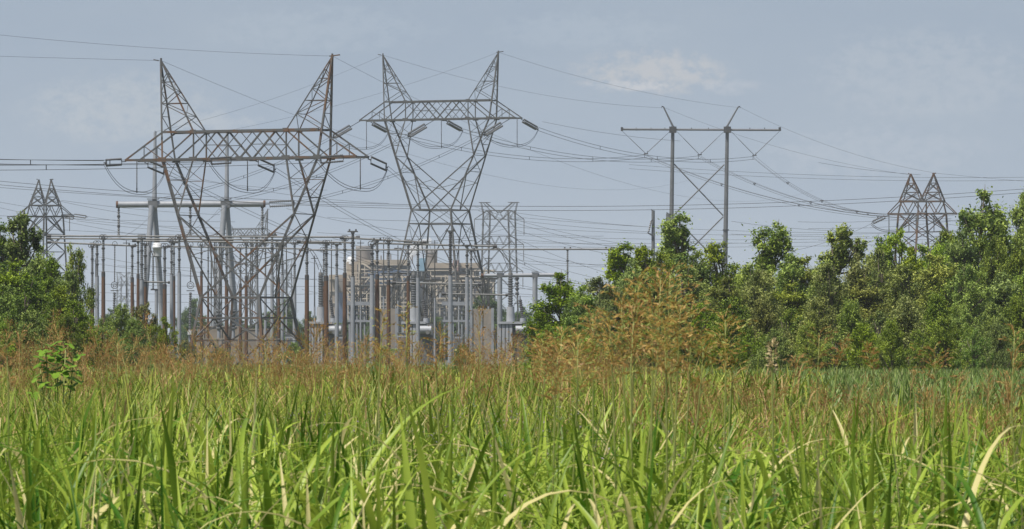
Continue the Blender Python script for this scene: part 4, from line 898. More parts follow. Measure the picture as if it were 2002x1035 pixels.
# ------------------------------------------------------------------ long background wires
BW = 'thin wires crossing behind the pylons'
single('power_line', P(-60, 349, 900), P(2100, 362, 900), 3.9, 'uppermost of the three long wires crossing the whole picture below the H-frame crossarm', BW, r=.035, n=60)
single('power_line', P(-60, 356, 905), P(2100, 369, 905), 4.0, 'middle of the three long wires crossing the whole picture below the H-frame crossarm', BW, r=.035, n=60)
single('power_line', P(-60, 362, 910), P(960, 404, 910), .9, 'lowest of the three long wires, stopping behind the tall pylon', BW, r=.03, n=60)
def uniqw(b):
    n = wn.get(b, 0); wn[b] = n + 1
    return b if n == 0 else b.replace('thin wire', 'thin %s wire' % ('second', 'third', 'fourth', 'fifth')[n - 1])
wn = {}
wl = [  # x0,y0,x1,y1,d,sag(px)
    (1000, 415, 1320, 447, 1400, 4), (1000, 424, 1900, 452, 1400, 14), (1000, 430, 1350, 457, 1400, 4), (940, 440, 2050, 440, 1500, 20), (1000, 447, 1250, 507, 1300, 6), (940, 458, 2050, 452, 1500, 14),
    (940, 474, 1900, 466, 1600, 6), (940, 481, 1900, 474, 1600, 6), (1000, 492, 1240, 525, 1300, 5), (1000, 508, 1200, 518, 1400, 2), (1000, 514, 1230, 523, 1400, 2), (1010, 496, 1170, 545, 1300, 4),
    (1230, 330, 2050, 352, 1500, 10), (1230, 322, 2050, 346, 1500, 10), (1480, 500, 1703, 438, 1300, 12), (1560, 434, 2050, 392, 1500, 14), (1580, 447, 2050, 400, 1500, 14), (1850, 430, 2060, 448, 1300, 4), (1850, 438, 2060, 456, 1300, 4),
    (-20, 392, 380, 452, 1200, 3), (-20, 402, 330, 470, 1200, 3), (-20, 421, 460, 434, 1200, 3), (-20, 440, 460, 462, 1200, 4), (140, 428, 520, 446, 1200, 6), (150, 432, 560, 458, 1200, 8),
    (180, 500, 420, 536, 900, 3), (180, 514, 440, 545, 900, 3), (190, 530, 620, 546, 900, 4), (180, 555, 620, 560, 950, 3), (180, 572, 620, 575, 950, 3), (190, 588, 600, 592, 950, 2), (580, 478, 740, 520, 850, 3), (590, 508, 720, 535, 850, 3),
    (560, 541, 700, 552, 900, 2), (590, 566, 660, 580, 900, 1), (620, 455, 960, 462, 1000, 4), (930, 405, 1240, 480, 1300, 8), (935, 412, 1250, 492, 1300, 8), (880, 470, 1010, 440, 1200, 4), (640, 462, 780, 500, 850, 3), (560, 470, 780, 462, 1100, 3),
    (440, 405, 285, 476, 980, 16), (430, 406, 330, 478, 990, 14), (306, 408, 215, 468, 985, 14), (1060, 551, 1190, 556, 1000, 1), (940, 562, 1100, 566, 1000, 1), (300, 425, 60, 380, 1150, 4), (620, 520, 940, 548, 900, 4),
    (1000, 455, 1180, 462, 1500, 2), (1010, 468, 1330, 484, 1500, 3), (1000, 535, 1100, 549, 1300, 2), (1020, 523, 1180, 560, 1400, 3), (1000, 462, 1200, 538, 1300, 5), (1340, 472, 1480, 476, 1500, 1), (1430, 433, 1640, 452, 1500, 3), (1430, 458, 1700, 463, 1500, 2), (1600, 470, 1700, 474, 1500, 1),
    (1060, 238, 1330, 276, 1400, 5), (1600, 318, 1800, 342, 1500, 3), (-20, 458, 180, 468, 1200, 2), (120, 392, 430, 420, 1200, 4), (330, 345, 640, 372, 1200, 6), (400, 352, 760, 398, 1200, 8), (560, 408, 800, 452, 1200, 5), (640, 425, 820, 432, 1200, 2), (200, 462, 420, 492, 950, 3), (230, 520, 400, 524, 950, 1)]
for i, (xa, ya, xb_, yb_, d, sg) in enumerate(wl):
    side = 'right of the tall pylon' if xa >= 930 and xa < 1220 else 'right of the H-frame' if xa >= 1220 else 'by the rusty pylon' if xa < 560 else 'before the power plant'
    if xa > xb_: xa, ya, xb_, yb_ = xb_, yb_, xa, ya
    steep = 'steep' if abs(yb_ - ya) / abs(xb_ - xa) > .2 else 'sloping' if abs(yb_ - ya) / abs(xb_ - xa) > .06 else 'level'
    single('power_line', P(xa, ya, d), P(xb_, yb_, d + 5), sg / F * d, uniqw('%s thin wire %s, starting %d percent down the picture' % (steep, side, round(ya / 10.35))), BW, r=.028 * d / 1100, n=24)

# ------------------------------------------------------------------ trees
def leaf_quads(c, size, rg, up=.75):
    """folded leaf faces at points c"""
    n = len(c); nrm = rg.normal(size=(n, 3)); nrm[:, 2] = np.abs(nrm[:, 2]) + up; nrm /= np.linalg.norm(nrm, axis=1)[:, None]
    t = rg.normal(size=(n, 3)); a = np.cross(nrm, t); a /= np.linalg.norm(a, axis=1)[:, None]; b = np.cross(nrm, a)
    L_ = size * rg.uniform(.6, 1.3, n); w = L_ * rg.uniform(.4, .6, n)
    q = np.stack([c - a * L_[:, None] / 2, c + b * w[:, None] / 2 - nrm * .04 * L_[:, None] , c + a * L_[:, None] / 2 - nrm * (.2 * L_)[:, None], c - b * w[:, None] / 2 - nrm * .04 * L_[:, None]], 1)
    return q.reshape(-1, 3)
tree_proto = {}
def tree_proto_mesh(key, seed, h, rad, nclump, leaves, size, base=.25, droop=0, open_=.5):
    """one tree of unit kind: trunk and limbs reaching to every leaf clump; returns mesh data for trunk and crown"""
    rg = np.random.default_rng(seed)
    cl = []
    tries = 0
    while len(cl) < nclump and tries < 4000:
        tries += 1
        z = rg.uniform(base, 1.0)
        u_ = min(1, max(.03, (z - base * .6) / (1.05 - base * .6))); prof = math.sin(math.pi * u_ ** .68) ** .75
        a = rg.uniform(0, 2 * math.pi); r = rad * prof * math.sqrt(rg.uniform(.05, 1))
        wob = 1 + .28 * math.sin(2 * a + seed) + .18 * math.sin(3 * a + z * 9 + seed)
        c = V(math.cos(a) * r * wob, math.sin(a) * r * wob, z * h)
        cr = rg.uniform(.10, .21) * (rad + h * .25) * open_ * 1.85 * (1.15 - .45 * z)
        if all(np.linalg.norm(c - c2) > (cr + r2) * .40 for c2, r2 in cl): cl.append((c, cr))
    pts = []
    tot = sum(r ** 2 for _, r in cl)
    for c, r in cl:
        n = int(leaves * r * r / tot)
        # sub-clumps so that the edge is ragged
        k = max(4, int(n / 55)); sub = rg.normal(size=(k, 3)); sub /= np.linalg.norm(sub, axis=1)[:, None]; sub *= (r * rg.uniform(.35, 1.05, k))[:, None]; sub[:, 2] *= .8
        idx = rg.integers(0, k, n)
        loose = (rg.random(n) < .24)[:, None]
        p = c + sub[idx] + rg.normal(size=(n, 3)) * r * np.where(loose, .5, .235)
        pts.append(p)
    pts = np.concatenate(pts)
    pts = pts[pts[:, 2] > .1]
    co = leaf_quads(pts, size, rg)
    crown = fastmesh('crown', co, np.arange(len(co)).reshape(-1, 4), M['leafA']).data
    t = MB(); top = .72 * h; nn = 7; bend = rg.normal(size=2) * .04 * h
    ax = [V(bend[0] * (i / nn) ** 2 + rg.normal() * .015 * h * (i > 0), bend[1] * (i / nn) ** 2 + rg.normal() * .015 * h * (i > 0), top * i / nn) for i in range(nn + 1)]
    rb = .022 * h + .03
    t.path(ax, [rb * (1.15 - .85 * i / nn) for i in range(nn + 1)], 7)
    for c, r in cl:
        zz = min(top * .98, max(.12 * h, c[2] - np.linalg.norm(c[:2]) * rg.uniform(.5, .9) - .05 * h)); f = zz / top * nn; i = min(nn - 1, int(f)); s0 = ax[i] + (ax[i + 1] - ax[i]) * (f - i)
        mid = (s0 + c) / 2 + V(0, 0, -.06 * h * rg.uniform(-.2, 1)); rl = rb * .32
        t.path([s0, mid, c, c + (c - mid) * .25], [rl, rl * .7, rl * .35, rl * .12], 5)
    tr = t.build('trunk', M['bark']).data
    for o in [o for o in COL.objects if o.data in (crown, tr)]: bpy.data.objects.remove(o)
    tree_proto[key] = (tr, crown, h, rad)
tree_proto_mesh('round1', 1, 9, 2.3, 75, 28350, 0.211, base=.12)
tree_proto_mesh('round2', 2, 9, 2.6, 80, 29700, 0.2, base=.10)
tree_proto_mesh('tall1', 3, 10, 1.7, 60, 22950, 0.211, base=.10, open_=.44)
tree_proto_mesh('tall2', 4, 10, 1.9, 50, 20250, 0.221, base=.15, open_=.42)
tree_proto_mesh('open1', 5, 9, 2.8, 58, 22950, 0.211, base=.2, open_=.42)
tree_proto_mesh('bush1', 6, 5, 2.3, 60, 25650, 0.16, base=.03)
tree_proto_mesh('bush2', 7, 5, 2.6, 64, 25650, 0.15, base=.03)
tree_proto_mesh('bush3', 8, 5, 2.0, 54, 22950, 0.14, base=.02)
crown_mats = {}
def plant_tree(name, kind, px, ytop, halfw, d, leaf, label, cat, group, rz=None):
    tr, cr, h, rad = tree_proto[kind]
    H = P(px, ytop, d)[2]; w = halfw / F * d
    root = empty(name, (gx(px, d), d, 0), rz if rz is not None else random.uniform(0, 6.28), label, cat, group)
    sx = w / rad; sz = H / h
    root.scale = (sx, sx, sz)
    key = (kind, leaf)
    if key not in crown_mats:
        me = cr.copy(); me.materials.clear(); me.materials.append(M[leaf]); crown_mats[key] = me
    for nm, me in (('trunk', tr), ('crown', crown_mats[key])):
        o = bpy.data.objects.new(nm, me); COL.objects.link(o); o.parent = root
    return root
RT = 'trees of the right-hand wood'; RB = 'bushes along the foot of the right-hand wood'
back = [(1093, 536, 52, 'round1', 'leafA', 'rounded tree at the left end of the right-hand wood'), (1168, 545, 46, 'round2', 'leafB', 'low dark tree behind the reddish seed heads'),
        (1213, 486, 42, 'tall1', 'leafA', 'leafy tree under the slim grey pole, left of the H-frame'), (1258, 480, 38, 'tall2', 'leafA', 'slender tree just left of the thick grey pole'), (1322, 430, 48, 'tall1', 'leafA', 'tall bright tree against the left leg of the H-frame'),
        (1392, 478, 58, 'round2', 'leafA', 'broad tree below the X brace of the H-frame'), (1437, 520, 45, 'round1', 'leafA', 'lower tree at the foot of the right H-frame leg'),
        (1512, 440, 78, 'open1', 'leafA', 'wide airy tree standing clear right of the H-frame'), (1575, 505, 50, 'round1', 'leafC', 'medium tree in the dip right of the wide airy tree'),
        (1652, 441, 46, 'tall2', 'leafA', 'spiky open treetop in front of a far lattice pylon'), (1700, 500, 50, 'round2', 'leafA', 'medium tree between the spiky treetop and the brown pylon'), (1750, 452, 58, 'open1', 'leafA', 'light green tree at the left foot of the brown pylon'),
        (1803, 482, 46, 'round1', 'leafA', 'tree directly below the brown pylon'), (1850, 455, 52, 'round2', 'leafC', 'dull green tree right below the brown pylon'), (1922, 376, 66, 'round1', 'leafB', 'tallest dark tree of the right-hand wood'),
        (1962, 450, 38, 'tall2', 'leafB', 'narrow tree right of the tallest dark tree'), (2006, 384, 36, 'tall1', 'leafA', 'tree cut off by the right edge of the picture')]
for i, (x, y, w, k, lf, lab) in enumerate(back): plant_tree('broadleaf_tree', k, x, y, w * 1.22, 330 + (i * 7) % 23, lf, lab, 'tree', RT)
cnt = {}
def uniq(base):
    n = cnt.get(base, 0); cnt[base] = n + 1
    return base if n == 0 else base + ', %s from left' % ordinal(n)
fill = [(1236, 508, 44, 'round1', 'leafB'), (1292, 496, 46, 'round2', 'leafA'), (1358, 498, 44, 'round1', 'leafB'), (1462, 520, 46, 'round2', 'leafA'), (1545, 498, 50, 'round1', 'leafA'), (1612, 512, 46, 'round2', 'leafA'), (1676, 498, 42, 'round1', 'leafC'), (1722, 490, 44, 'round2', 'leafA'), (1782, 486, 46, 'round1', 'leafA'), (1832, 480, 44, 'round2', 'leafA'), (1884, 450, 46, 'round1', 'leafB'), (1945, 465, 46, 'round2', 'leafA'), (1990, 470, 40, 'round1', 'leafB'), (1140, 560, 40, 'round1', 'leafA')]
for i, (x, y, w, k, lf) in enumerate(fill): plant_tree('broadleaf_tree', k, x, y, w, 318 + (i * 5) % 11, lf, uniq('%s back-row filler tree %s' % ({'leafA': 'fresh green', 'leafB': 'dark green', 'leafC': 'dull olive'}[lf], 'below the slim poles' if x < 1290 else 'below the H-frame' if x < 1450 else 'below the wide airy tree' if x < 1590 else 'below the spiky treetop' if x < 1720 else 'below the brown pylon' if x < 1870 else 'below the tallest dark tree')).replace('filler tree', 'medium tree'), 'tree', RT)
mid = [(1130, 590, 50, 'bush1', 'leafB'), (1195, 560, 55, 'round2', 'leafB'), (1265, 540, 60, 'round1', 'leafB'), (1345, 520, 62, 'round2', 'leafA'), (1420, 545, 60, 'round1', 'leafC'), (1485, 530, 62, 'round2', 'leafC'), (1550, 555, 60, 'round1', 'leafC'),
       (1620, 520, 60, 'round2', 'leafA'), (1690, 545, 62, 'round1', 'leafC'), (1760, 520, 60, 'round2', 'leafA'), (1825, 500, 70, 'round1', 'leafC'), (1895, 520, 60, 'round2', 'leafA'), (1960, 535, 60, 'round1', 'leafB'), (2020, 505, 55, 'round2', 'leafA')]
shade = {'leafA': 'fresh green', 'leafB': 'dark green', 'leafC': 'dull olive', 'leafD': 'pale-flecked'}
near_what = lambda x: ('below the slim poles' if x < 1290 else 'below the H-frame' if x < 1450 else 'below the wide airy tree' if x < 1590 else 'below the spiky treetop' if x < 1720 else 'below the brown pylon' if x < 1870 else 'below the tallest dark tree')
for i, (x, y, w, k, lf) in enumerate(mid): plant_tree('broadleaf_tree', k, x, y, w, 300 + (i * 5) % 17, lf, uniq('%s middle-row tree %s' % (shade[lf], near_what(x))), 'tree', RT)
front = [(1075, 640, 36, 'bush3', 'leafA'), (1120, 625, 48, 'bush1', 'leafB'), (1180, 610, 52, 'bush2', 'leafB'), (1245, 600, 54, 'bush1', 'leafB'), (1310, 585, 60, 'bush2', 'leafB'), (1370, 600, 56, 'bush3', 'leafA'), (1430, 590, 60, 'bush1', 'leafB'), (1490, 595, 56, 'bush2', 'leafC'), (1545, 610, 58, 'bush3', 'leafB'), (1600, 590, 58, 'bush1', 'leafC'), (1660, 600, 58, 'bush2', 'leafA'),
         (1715, 615, 54, 'bush3', 'leafB'), (1770, 590, 60, 'bush1', 'leafC'), (1835, 585, 58, 'bush2', 'leafB'), (1890, 610, 54, 'bush3', 'leafA'), (1940, 600, 50, 'bush1', 'leafB'), (1990, 590, 52, 'bush2', 'leafA')]
for i, (x, y, w, k, lf) in enumerate(front): plant_tree('bush', k, x, y, w, 278 + (i * 3) % 9, lf, uniq('%s second-row bush %s' % (shade[lf], near_what(x))), 'bush', RB)
low = [(1100, 672, 36, 'bush3', 'leafB'), (1150, 664, 40, 'bush1', 'leafA'), (1210, 660, 44, 'bush2', 'leafB'), (1280, 655, 46, 'bush3', 'leafB'), (1345, 650, 46, 'bush1', 'leafA'), (1410, 648, 46, 'bush2', 'leafA'), (1465, 660, 42, 'bush3', 'leafB'), (1520, 650, 46, 'bush1', 'leafB'), (1580, 640, 42, 'bush2', 'leafA'), (1630, 655, 42, 'bush3', 'leafB'),
       (1690, 640, 46, 'bush1', 'leafA'), (1745, 635, 44, 'bush2', 'leafA'), (1795, 650, 42, 'bush3', 'leafB'), (1845, 625, 44, 'bush1', 'leafA'), (1905, 650, 38, 'bush3', 'leafD'), (1950, 640, 42, 'bush2', 'leafB'), (1995, 650, 40, 'bush1', 'leafA')]
for i, (x, y, w, k, lf) in enumerate(low): plant_tree('bush', k, x, y, w, 264 + (i * 2) % 7, lf, uniq('%s field-edge bush %s' % (shade[lf], near_what(x))) if lf != 'leafD' else 'bush with cream flecked leaves at the edge of the right-hand field', 'bush', RB)
LT = 'trees at the left edge'
for i, (x, y, w, k, lf, d, lab) in enumerate(((48, 417, 52, 'tall2', 'leafB', 300, 'tall airy tree in front of the left-hand pylon'), (-4, 450, 40, 'tall1', 'leafB', 305, 'tree cut off by the left edge of the picture'), (146, 482, 38, 'open1', 'leafA', 292, 'open-branched tree just right of the left-hand pylon'),
        (100, 505, 36, 'tall2', 'leafB', 296, 'slim tree between the two tallest left-hand trees'), (35, 513, 62, 'round1', 'leafB', 284, 'rounded tree low at the left edge, below the tall airy one'), (112, 560, 58, 'round2', 'leafB', 280, 'dark rounded tree left of the brown posts'), (12, 560, 50, 'round1', 'leafB', 276, 'dark tree in the bottom left corner of the wood'),
        (150, 590, 45, 'round2', 'leafB', 274, 'dark leafy tree at the right end of the left-hand wood'), (22, 474, 46, 'round2', 'leafB', 312, 'dense dark tree behind the rounded low tree at the left edge'), (72, 478, 46, 'round1', 'leafB', 308, 'dense dark tree below the left-hand pylon'), (132, 532, 48, 'round2', 'leafB', 288, 'dense dark tree under the open-branched one'), (62, 548, 60, 'round2', 'leafB', 272, 'broad dark tree in the front of the left-hand wood'))):
    plant_tree('broadleaf_tree', k, x, y, w, d, lf, lab, 'tree', LT)
for i, (x, y, w, k, lf, d, lab) in enumerate(((60, 615, 55, 'bush1', 'leafB', 268, 'dark bush at the foot of the left-hand trees'), (128, 625, 45, 'bush2', 'leafB', 268, 'dark bush behind the lobed-leaf plant'), (200, 628, 36, 'bush3', 'leafB', 330, 'bush at the foot of the leftmost brown posts'), (238, 602, 48, 'bush1', 'leafA', 345, 'leafy bush in front of the left brown posts'),
        (282, 594, 40, 'open1', 'leafC', 350, 'thin spindly sapling in front of the splayed gantry legs'), (262, 632, 46, 'bush2', 'leafB', 322, 'low dark bush in front of the gantry legs'), (322, 625, 36, 'bush3', 'leafA', 330, 'bright bush just left of the grey bus posts'), (2, 640, 46, 'bush2', 'leafB', 268, 'dark bush cut off by the left edge'), (178, 655, 40, 'bush2', 'leafB', 290, 'low dark bush right of the lobed-leaf plant'))):
    plant_tree('bush' if k != 'open1' else 'sapling', k, x, y, w, d, lf, lab, 'bush' if k != 'open1' else 'sapling', 'bushes in front of the substation')
for i, (x, y, w, k, lf, d, lab) in enumerate(((575, 672, 24, 'bush1', 'leafB', 655, 'small bush at the right foot of the rusty pylon'), (700, 672, 26, 'bush2', 'leafB', 790, 'low green growth under the left equipment platform'), (752, 678, 30, 'bush3', 'leafA', 650, 'low bush before the left fire wall'), (905, 676, 26, 'bush1', 'leafB', 650, 'low bush before the right fire wall'), (1036, 660, 24, 'bush3', 'leafA', 500, 'low bush beside the right-end transformer'), (430, 684, 30, 'bush2', 'leafC', 640, 'low scrub between the feet of the rusty pylon'), (360, 668, 24, 'bush1', 'leafB', 650, 'low scrub just left of the rusty pylon'))):
    plant_tree('bush', k, x, y, w, d, lf, lab, 'bush', 'bushes in front of the substation')
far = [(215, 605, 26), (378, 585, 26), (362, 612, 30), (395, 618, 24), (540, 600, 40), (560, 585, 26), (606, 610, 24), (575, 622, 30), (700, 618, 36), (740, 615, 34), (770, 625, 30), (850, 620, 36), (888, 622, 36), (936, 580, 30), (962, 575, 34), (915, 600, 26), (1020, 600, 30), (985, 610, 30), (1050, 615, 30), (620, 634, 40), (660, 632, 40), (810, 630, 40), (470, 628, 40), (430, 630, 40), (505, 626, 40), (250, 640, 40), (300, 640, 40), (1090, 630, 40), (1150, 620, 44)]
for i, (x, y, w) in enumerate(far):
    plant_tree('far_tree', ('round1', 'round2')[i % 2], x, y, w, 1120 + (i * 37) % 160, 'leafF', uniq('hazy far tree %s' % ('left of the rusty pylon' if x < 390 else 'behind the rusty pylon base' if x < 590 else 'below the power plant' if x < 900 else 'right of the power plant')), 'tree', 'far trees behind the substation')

# ------------------------------------------------------------------ grass
def blades(name, x, y, z0, Ln, wd, yaw, lean, curve, seg, m, fold=True, rg=rng, kind='stuff', label=None):
    n = len(x); t = np.linspace(0, 1, seg + 1)
    phi = lean[:, None] + curve[:, None] * t[None, :] ** 1.6
    st = (Ln / seg)[:, None]
    dh = np.concatenate([np.zeros((n, 1)), np.cumsum(np.sin(phi[:, 1:]) * st, 1)], 1); dz = np.concatenate([np.zeros((n, 1)), np.cumsum(np.cos(phi[:, 1:]) * st, 1)], 1)
    cx, sy = np.cos(yaw)[:, None], np.sin(yaw)[:, None]
    C = np.stack([x[:, None] + cx * dh, y[:, None] + sy * dh, z0[:, None] + dz], 2)
    tw = rg.uniform(-.9, .9, n)[:, None] * t[None, :]
    wprof = wd[:, None] * np.clip(.55 + 1.6 * t, 0, 1) * np.clip((1 - t ** 2.4), .0, 1)
    wprof[:, -1] = wd * .04
    sd = np.stack([-np.sin(yaw[:, None] + tw), np.cos(yaw[:, None] + tw), 0 * tw + .1 * np.sin(5 * tw)], 2)
    Lf = C - sd * wprof[:, :, None] / 2; Rt = C + sd * wprof[:, :, None] / 2
    if fold:
        up = np.stack([-cx * np.cos(phi), -sy * np.cos(phi), np.sin(phi)], 2)
        Lf = Lf + up * wprof[:, :, None] * .22; Rt = Rt + up * wprof[:, :, None] * .22
        Vv = np.stack([Lf, C, Rt], 2); k = 3
    else: Vv = np.stack([Lf, Rt], 2); k = 2
    base = (np.arange(n) * (seg + 1) * k)[:, None, None]; s_ = (np.arange(seg) * k)[None, :, None]; c_ = np.arange(k - 1)[None, None, :]
    i0 = (base + s_ + c_).reshape(-1); q = np.stack([i0, i0 + 1, i0 + 1 + k, i0 + k], 1)
    o = fastmesh(name, Vv.reshape(-1, 3), q, M[m], smooth=True)
    return tag(o, label, 'grass', None, kind)
def wedge(n, d0, d1, pw=1.0, extra=1.0):
    """random points in the strip of field the camera looks over"""
    d = d0 + (d1 - d0) * rng.random(n) ** pw
    return (rng.random(n) * 2 - 1) * (.092 * d + extra), d
def clumped(n, d0, d1, nc, spread, pw=1.0):
    cx, cy = wedge(nc, d0, d1, pw); k = rng.integers(0, nc, n)
    return cx[k] + rng.normal(size=n) * spread, cy[k] + rng.normal(size=n) * spread, k
U = rng.uniform
# near tall blades in clumps
def lowright(x, y): return np.where(x / y > .03, -.07, 0.0) + np.where((x / y < .028) & (y > 36), .16, 0.0)
n = 20500; x, y, k = clumped(n, 12.2, 25, 520, .11, 1.05)
hc = np.clip(rng.normal(0, .09, 520), -.2, .09)[k]
Ln = U(.40, .95, n); top = 1.22 + .47 * rng.random(n) ** 1.15 + hc + lowright(x, y) * .7
lean = np.abs(rng.normal(0, .20, n)); cv = np.where(rng.random(n) < .5, U(1.0, 2.8, n), U(.0, .8, n))
blades('tall_grass', x, y, np.clip(np.minimum(top - Ln * .85, 1.84 - Ln), .2, 1.3), Ln, np.where(rng.random(n) < .45, U(.018, .031, n), U(.008, .018, n)), U(0, 6.28, n), lean, cv, 10, 'grass', label='tall bright green grass blades filling the foreground')
n = 2000; x, y = wedge(n, 12.4, 20, 1, .6); Ln = U(.5, .95, n)       # broad arching leaves
blades('arching_grass', x, y, np.clip(U(1.38, 1.76, n) - Ln * .62, .3, 1.3), Ln, U(.011, .024, n), U(0, 6.28, n), U(.1, .5, n), U(1.3, 2.6, n), 12, 'grass', label='broad arching pale green grass leaves nearest the camera')
# understorey, its blade colour darkened to imitate shade between the tall blades
n = 13000; x, y = wedge(n, 10.5, 30)
blades('under_grass', x, y, U(.0, .65, n), U(.5, .95, n), U(.007, .018, n), U(0, 6.28, n), np.abs(rng.normal(0, .35, n)), U(.1, 2.4, n), 6, 'under', label='lower grass growing among the tall foreground blades')
# mid field
n = 62000; x, y = wedge(n, 18, 62); Ln = U(.18, .6, n)
blades('mid_grass', x, y, np.clip(U(1.15, 1.60, n) - Ln * .8 + lowright(x, y), .2, 1.3), Ln, U(.006, .018, n), U(0, 6.28, n), np.abs(rng.normal(0, .55, n)), U(.1, 2.9, n), 5, 'grassmid', False, label='rank green and brown grass in the middle of the field')
n = 30000; x, y = wedge(n, 60, 110, extra=2); kp = (x / y < .045 + .01 * np.sin(y)); x, y = x[kp], y[kp]; n = len(x); Ln = U(.4, .8, n)
blades('mid_grass', x, y, np.clip(U(1.2, 1.80, n) - Ln * .8, .2, 1.4), Ln, U(.018, .035, n), U(0, 6.28, n), np.abs(rng.normal(0, .4, n)), U(.1, 2.6, n), 4, 'grassmid', False, label='grass with brown seed heads farther back on the left')
n = 60000; x, y = wedge(n, 60, 262, .6, 4); Ln = U(.5, .9, n)
blades('far_field_grass', x, y, np.clip(U(1.05, 1.42, n) - Ln * .9, .1, 1.1), Ln, U(.04, .075, n), U(0, 6.28, n), np.abs(rng.normal(0, .2, n)), U(.1, 1.0, n), 3, 'field', False, label='even green crop field reaching to the foot of the trees')
n = 26000; x = U(-75, 75, n); y = U(262, 700, n); Ln = U(.5, .9, n)
blades('far_field_grass', x, y, U(.1, .4, n), Ln, U(.1, .2, n), U(0, 6.28, n), np.abs(rng.normal(0, .25, n)), U(.1, 1.0, n), 3, 'field', False, label='rough grass around the substation behind the trees')

def panicle(rg, ln, wide, nodes=11, per=3, spk=8, sz=.011, droop=.5, wb=.0011):
    """airy seed head: whorls of thin rising, nodding branches with slim spikelets strung along them. returns (verts, quads)"""
    Vs = []
    for i in range(nodes):
        f = (i + rg.uniform(-.3, .3)) / (nodes - 1); f = min(max(f, 0), 1); z = f * ln * .86
        for j in range(per if i < nodes - 1 else 1):
            bl = wide * (.35 + .9 * math.sin(math.pi * min(1, (f + .18) / 1.25)) ** .8) * rg.uniform(.45, 1.2)
            a = rg.uniform(0, 6.28); el = rg.uniform(.75, 1.25)
            d0 = V(math.cos(a) * math.cos(el), math.sin(a) * math.cos(el), math.sin(el)); out_ = V(math.cos(a), math.sin(a), 0)
            at = lambda t: V(0, 0, z) + d0 * bl * t + (out_ * .45 - V(0, 0, droop)) * bl * t * t * .6
            pts = [at(t) for t in (0, .35, .7, 1)]
            sd = np.cross(d0, V(0, 0, 1)); sd /= np.linalg.norm(sd) + 1e-9; w = wb
            for p, q in zip(pts[:-1], pts[1:]): Vs += [p - sd * w, p + sd * w, q + sd * w, q - sd * w]
            for s_ in range(spk):
                t = .25 + .8 * (s_ + rg.uniform(0, 1)) / spk; p = at(t); tg = at(t + .05) - at(t); tg /= np.linalg.norm(tg)
                u = tg + rg.normal(size=3) * .38; u /= np.linalg.norm(u); v = np.cross(u, rg.normal(size=3)); v /= np.linalg.norm(v); L_ = sz * rg.uniform(.6, 1.3); p = p + u * L_ * .8
                Vs += [p - u * L_, p + v * L_ * .24, p + u * L_, p - v * L_ * .24]
    co = np.array(Vs); return co, np.arange(len(co)).reshape(-1, 4)
def make_seed_field(name, xs, ys, tops, lens, wides, szs, m, label, stem_r=.0025, nodes=9, per=3, spk=6, variants=8):
    var = [panicle(np.random.default_rng(50 + v), 1.0, 1.0, nodes, per, spk, .085, .5, .006) for v in range(variants)]
    cos, off = [], 0; sv = MB()
    for x, y, zt, ln, wd, sz in zip(xs, ys, tops, lens, wides, szs):
        co, _ = var[int(rng.integers(0, variants))]
        a = U(0, 6.28); tl = rng.normal(0, .16, 2); ca, sa = math.cos(a), math.sin(a)
        c = co * V(wd, wd, ln); c = np.stack([c[:, 0] * ca - c[:, 1] * sa + tl[0] * c[:, 2] * 2, c[:, 0] * sa + c[:, 1] * ca + tl[1] * c[:, 2] * 2, c[:, 2]], 1)
        cos.append(c + V(x, y, zt - ln))
        sv.path([(x - tl[0] * .4, y - tl[1] * .4, 0), (x - tl[0] * .2, y, (zt - ln) * .6), (x, y, zt - ln), (x + tl[0] * ln * 1.6, y + tl[1] * ln * 1.6, zt - .1 * ln)], [stem_r * 1.5, stem_r * 1.3, stem_r, stem_r * .5], 3)
    co = np.concatenate(cos); o = fastmesh(name, co, np.arange(len(co)).reshape(-1, 4), M[m])
    tag(o, label, 'grass', None, 'stuff')
    st_ = sv.build('seed_stem', M['stem'], o)
    return o
# seed heads over the left and middle of the field
n = 620; d = 48 + 62 * rng.random(n); a = U(-.094, .028, n)
top = 1.72 + .13 * rng.random(n) + np.clip(rng.normal(.06, .17, n), -.35, .5) * np.where(a > 0.0, .8, 1)
make_seed_field('seed_heads', a * d, d, top, U(.22, .34, n), U(.07, .13, n), None if False else U(1, 1, n), 'panicle', 'haze of reddish brown seed heads over the left and middle field')
n = 140; d = 22 + 45 * rng.random(n); a = U(.022, .096, n)
make_seed_field('seed_heads', a * d, d, U(1.36, 1.74, n), U(.2, .3, n), U(.06, .12, n), U(1, 1, n), 'panicle', 'thin brownish seed heads over the right-hand grass')
# individual tall seeding stalks
def seeding_stalk(px, ytop, d, ln, wd, lean, label, m='panicle', seed=0, nodes=12, spk=9, leaves=2):
    rg = np.random.default_rng(900 + seed); x = gx(px, d); zt = P(px, ytop, d)[2]
    root = empty('seeding_grass_stalk', (x - lean, d, 0), 0, label, 'grass stalk', 'tall seeding grass stalks')
    co, q = panicle(rg, ln, wd * 1.0, nodes, 3, spk, .0085, .6, .0009)
    sh = lean * (co[:, 2] / ln) * .35; co = co + np.stack([sh, 0 * sh, 0 * sh], 1)
    z0 = zt - ln; bx = lean * .65
    fastmesh('panicle', co + V(bx, 0, z0), q, M[m], root)
    MB().path([(0, 0, 0), (bx * .25 + rg.normal() * .03, 0, z0 * .5), (bx * .65 + rg.normal() * .012, 0, z0 * .85), (bx, 0, z0), (bx + lean * .35, 0, zt - .04)], [.0036, .0034, .003, .0024, .001], 5).build('stem', M['stem'], root)
    for lv in range(leaves):
        o1 = np.ones(1); o = blades('leaf', o1 * bx * .5, o1 * 0, U(z0 * .55, z0 * .86, 1), U(.22, .42, 1), U(.010, .018, 1), U(0, 6.28, 1), U(.35, .8, 1), U(1.0, 2.4, 1), 10, 'grass')
        for kx in ('category', 'kind'):
            if kx in o: del o[kx]
        o.parent = root
    return root
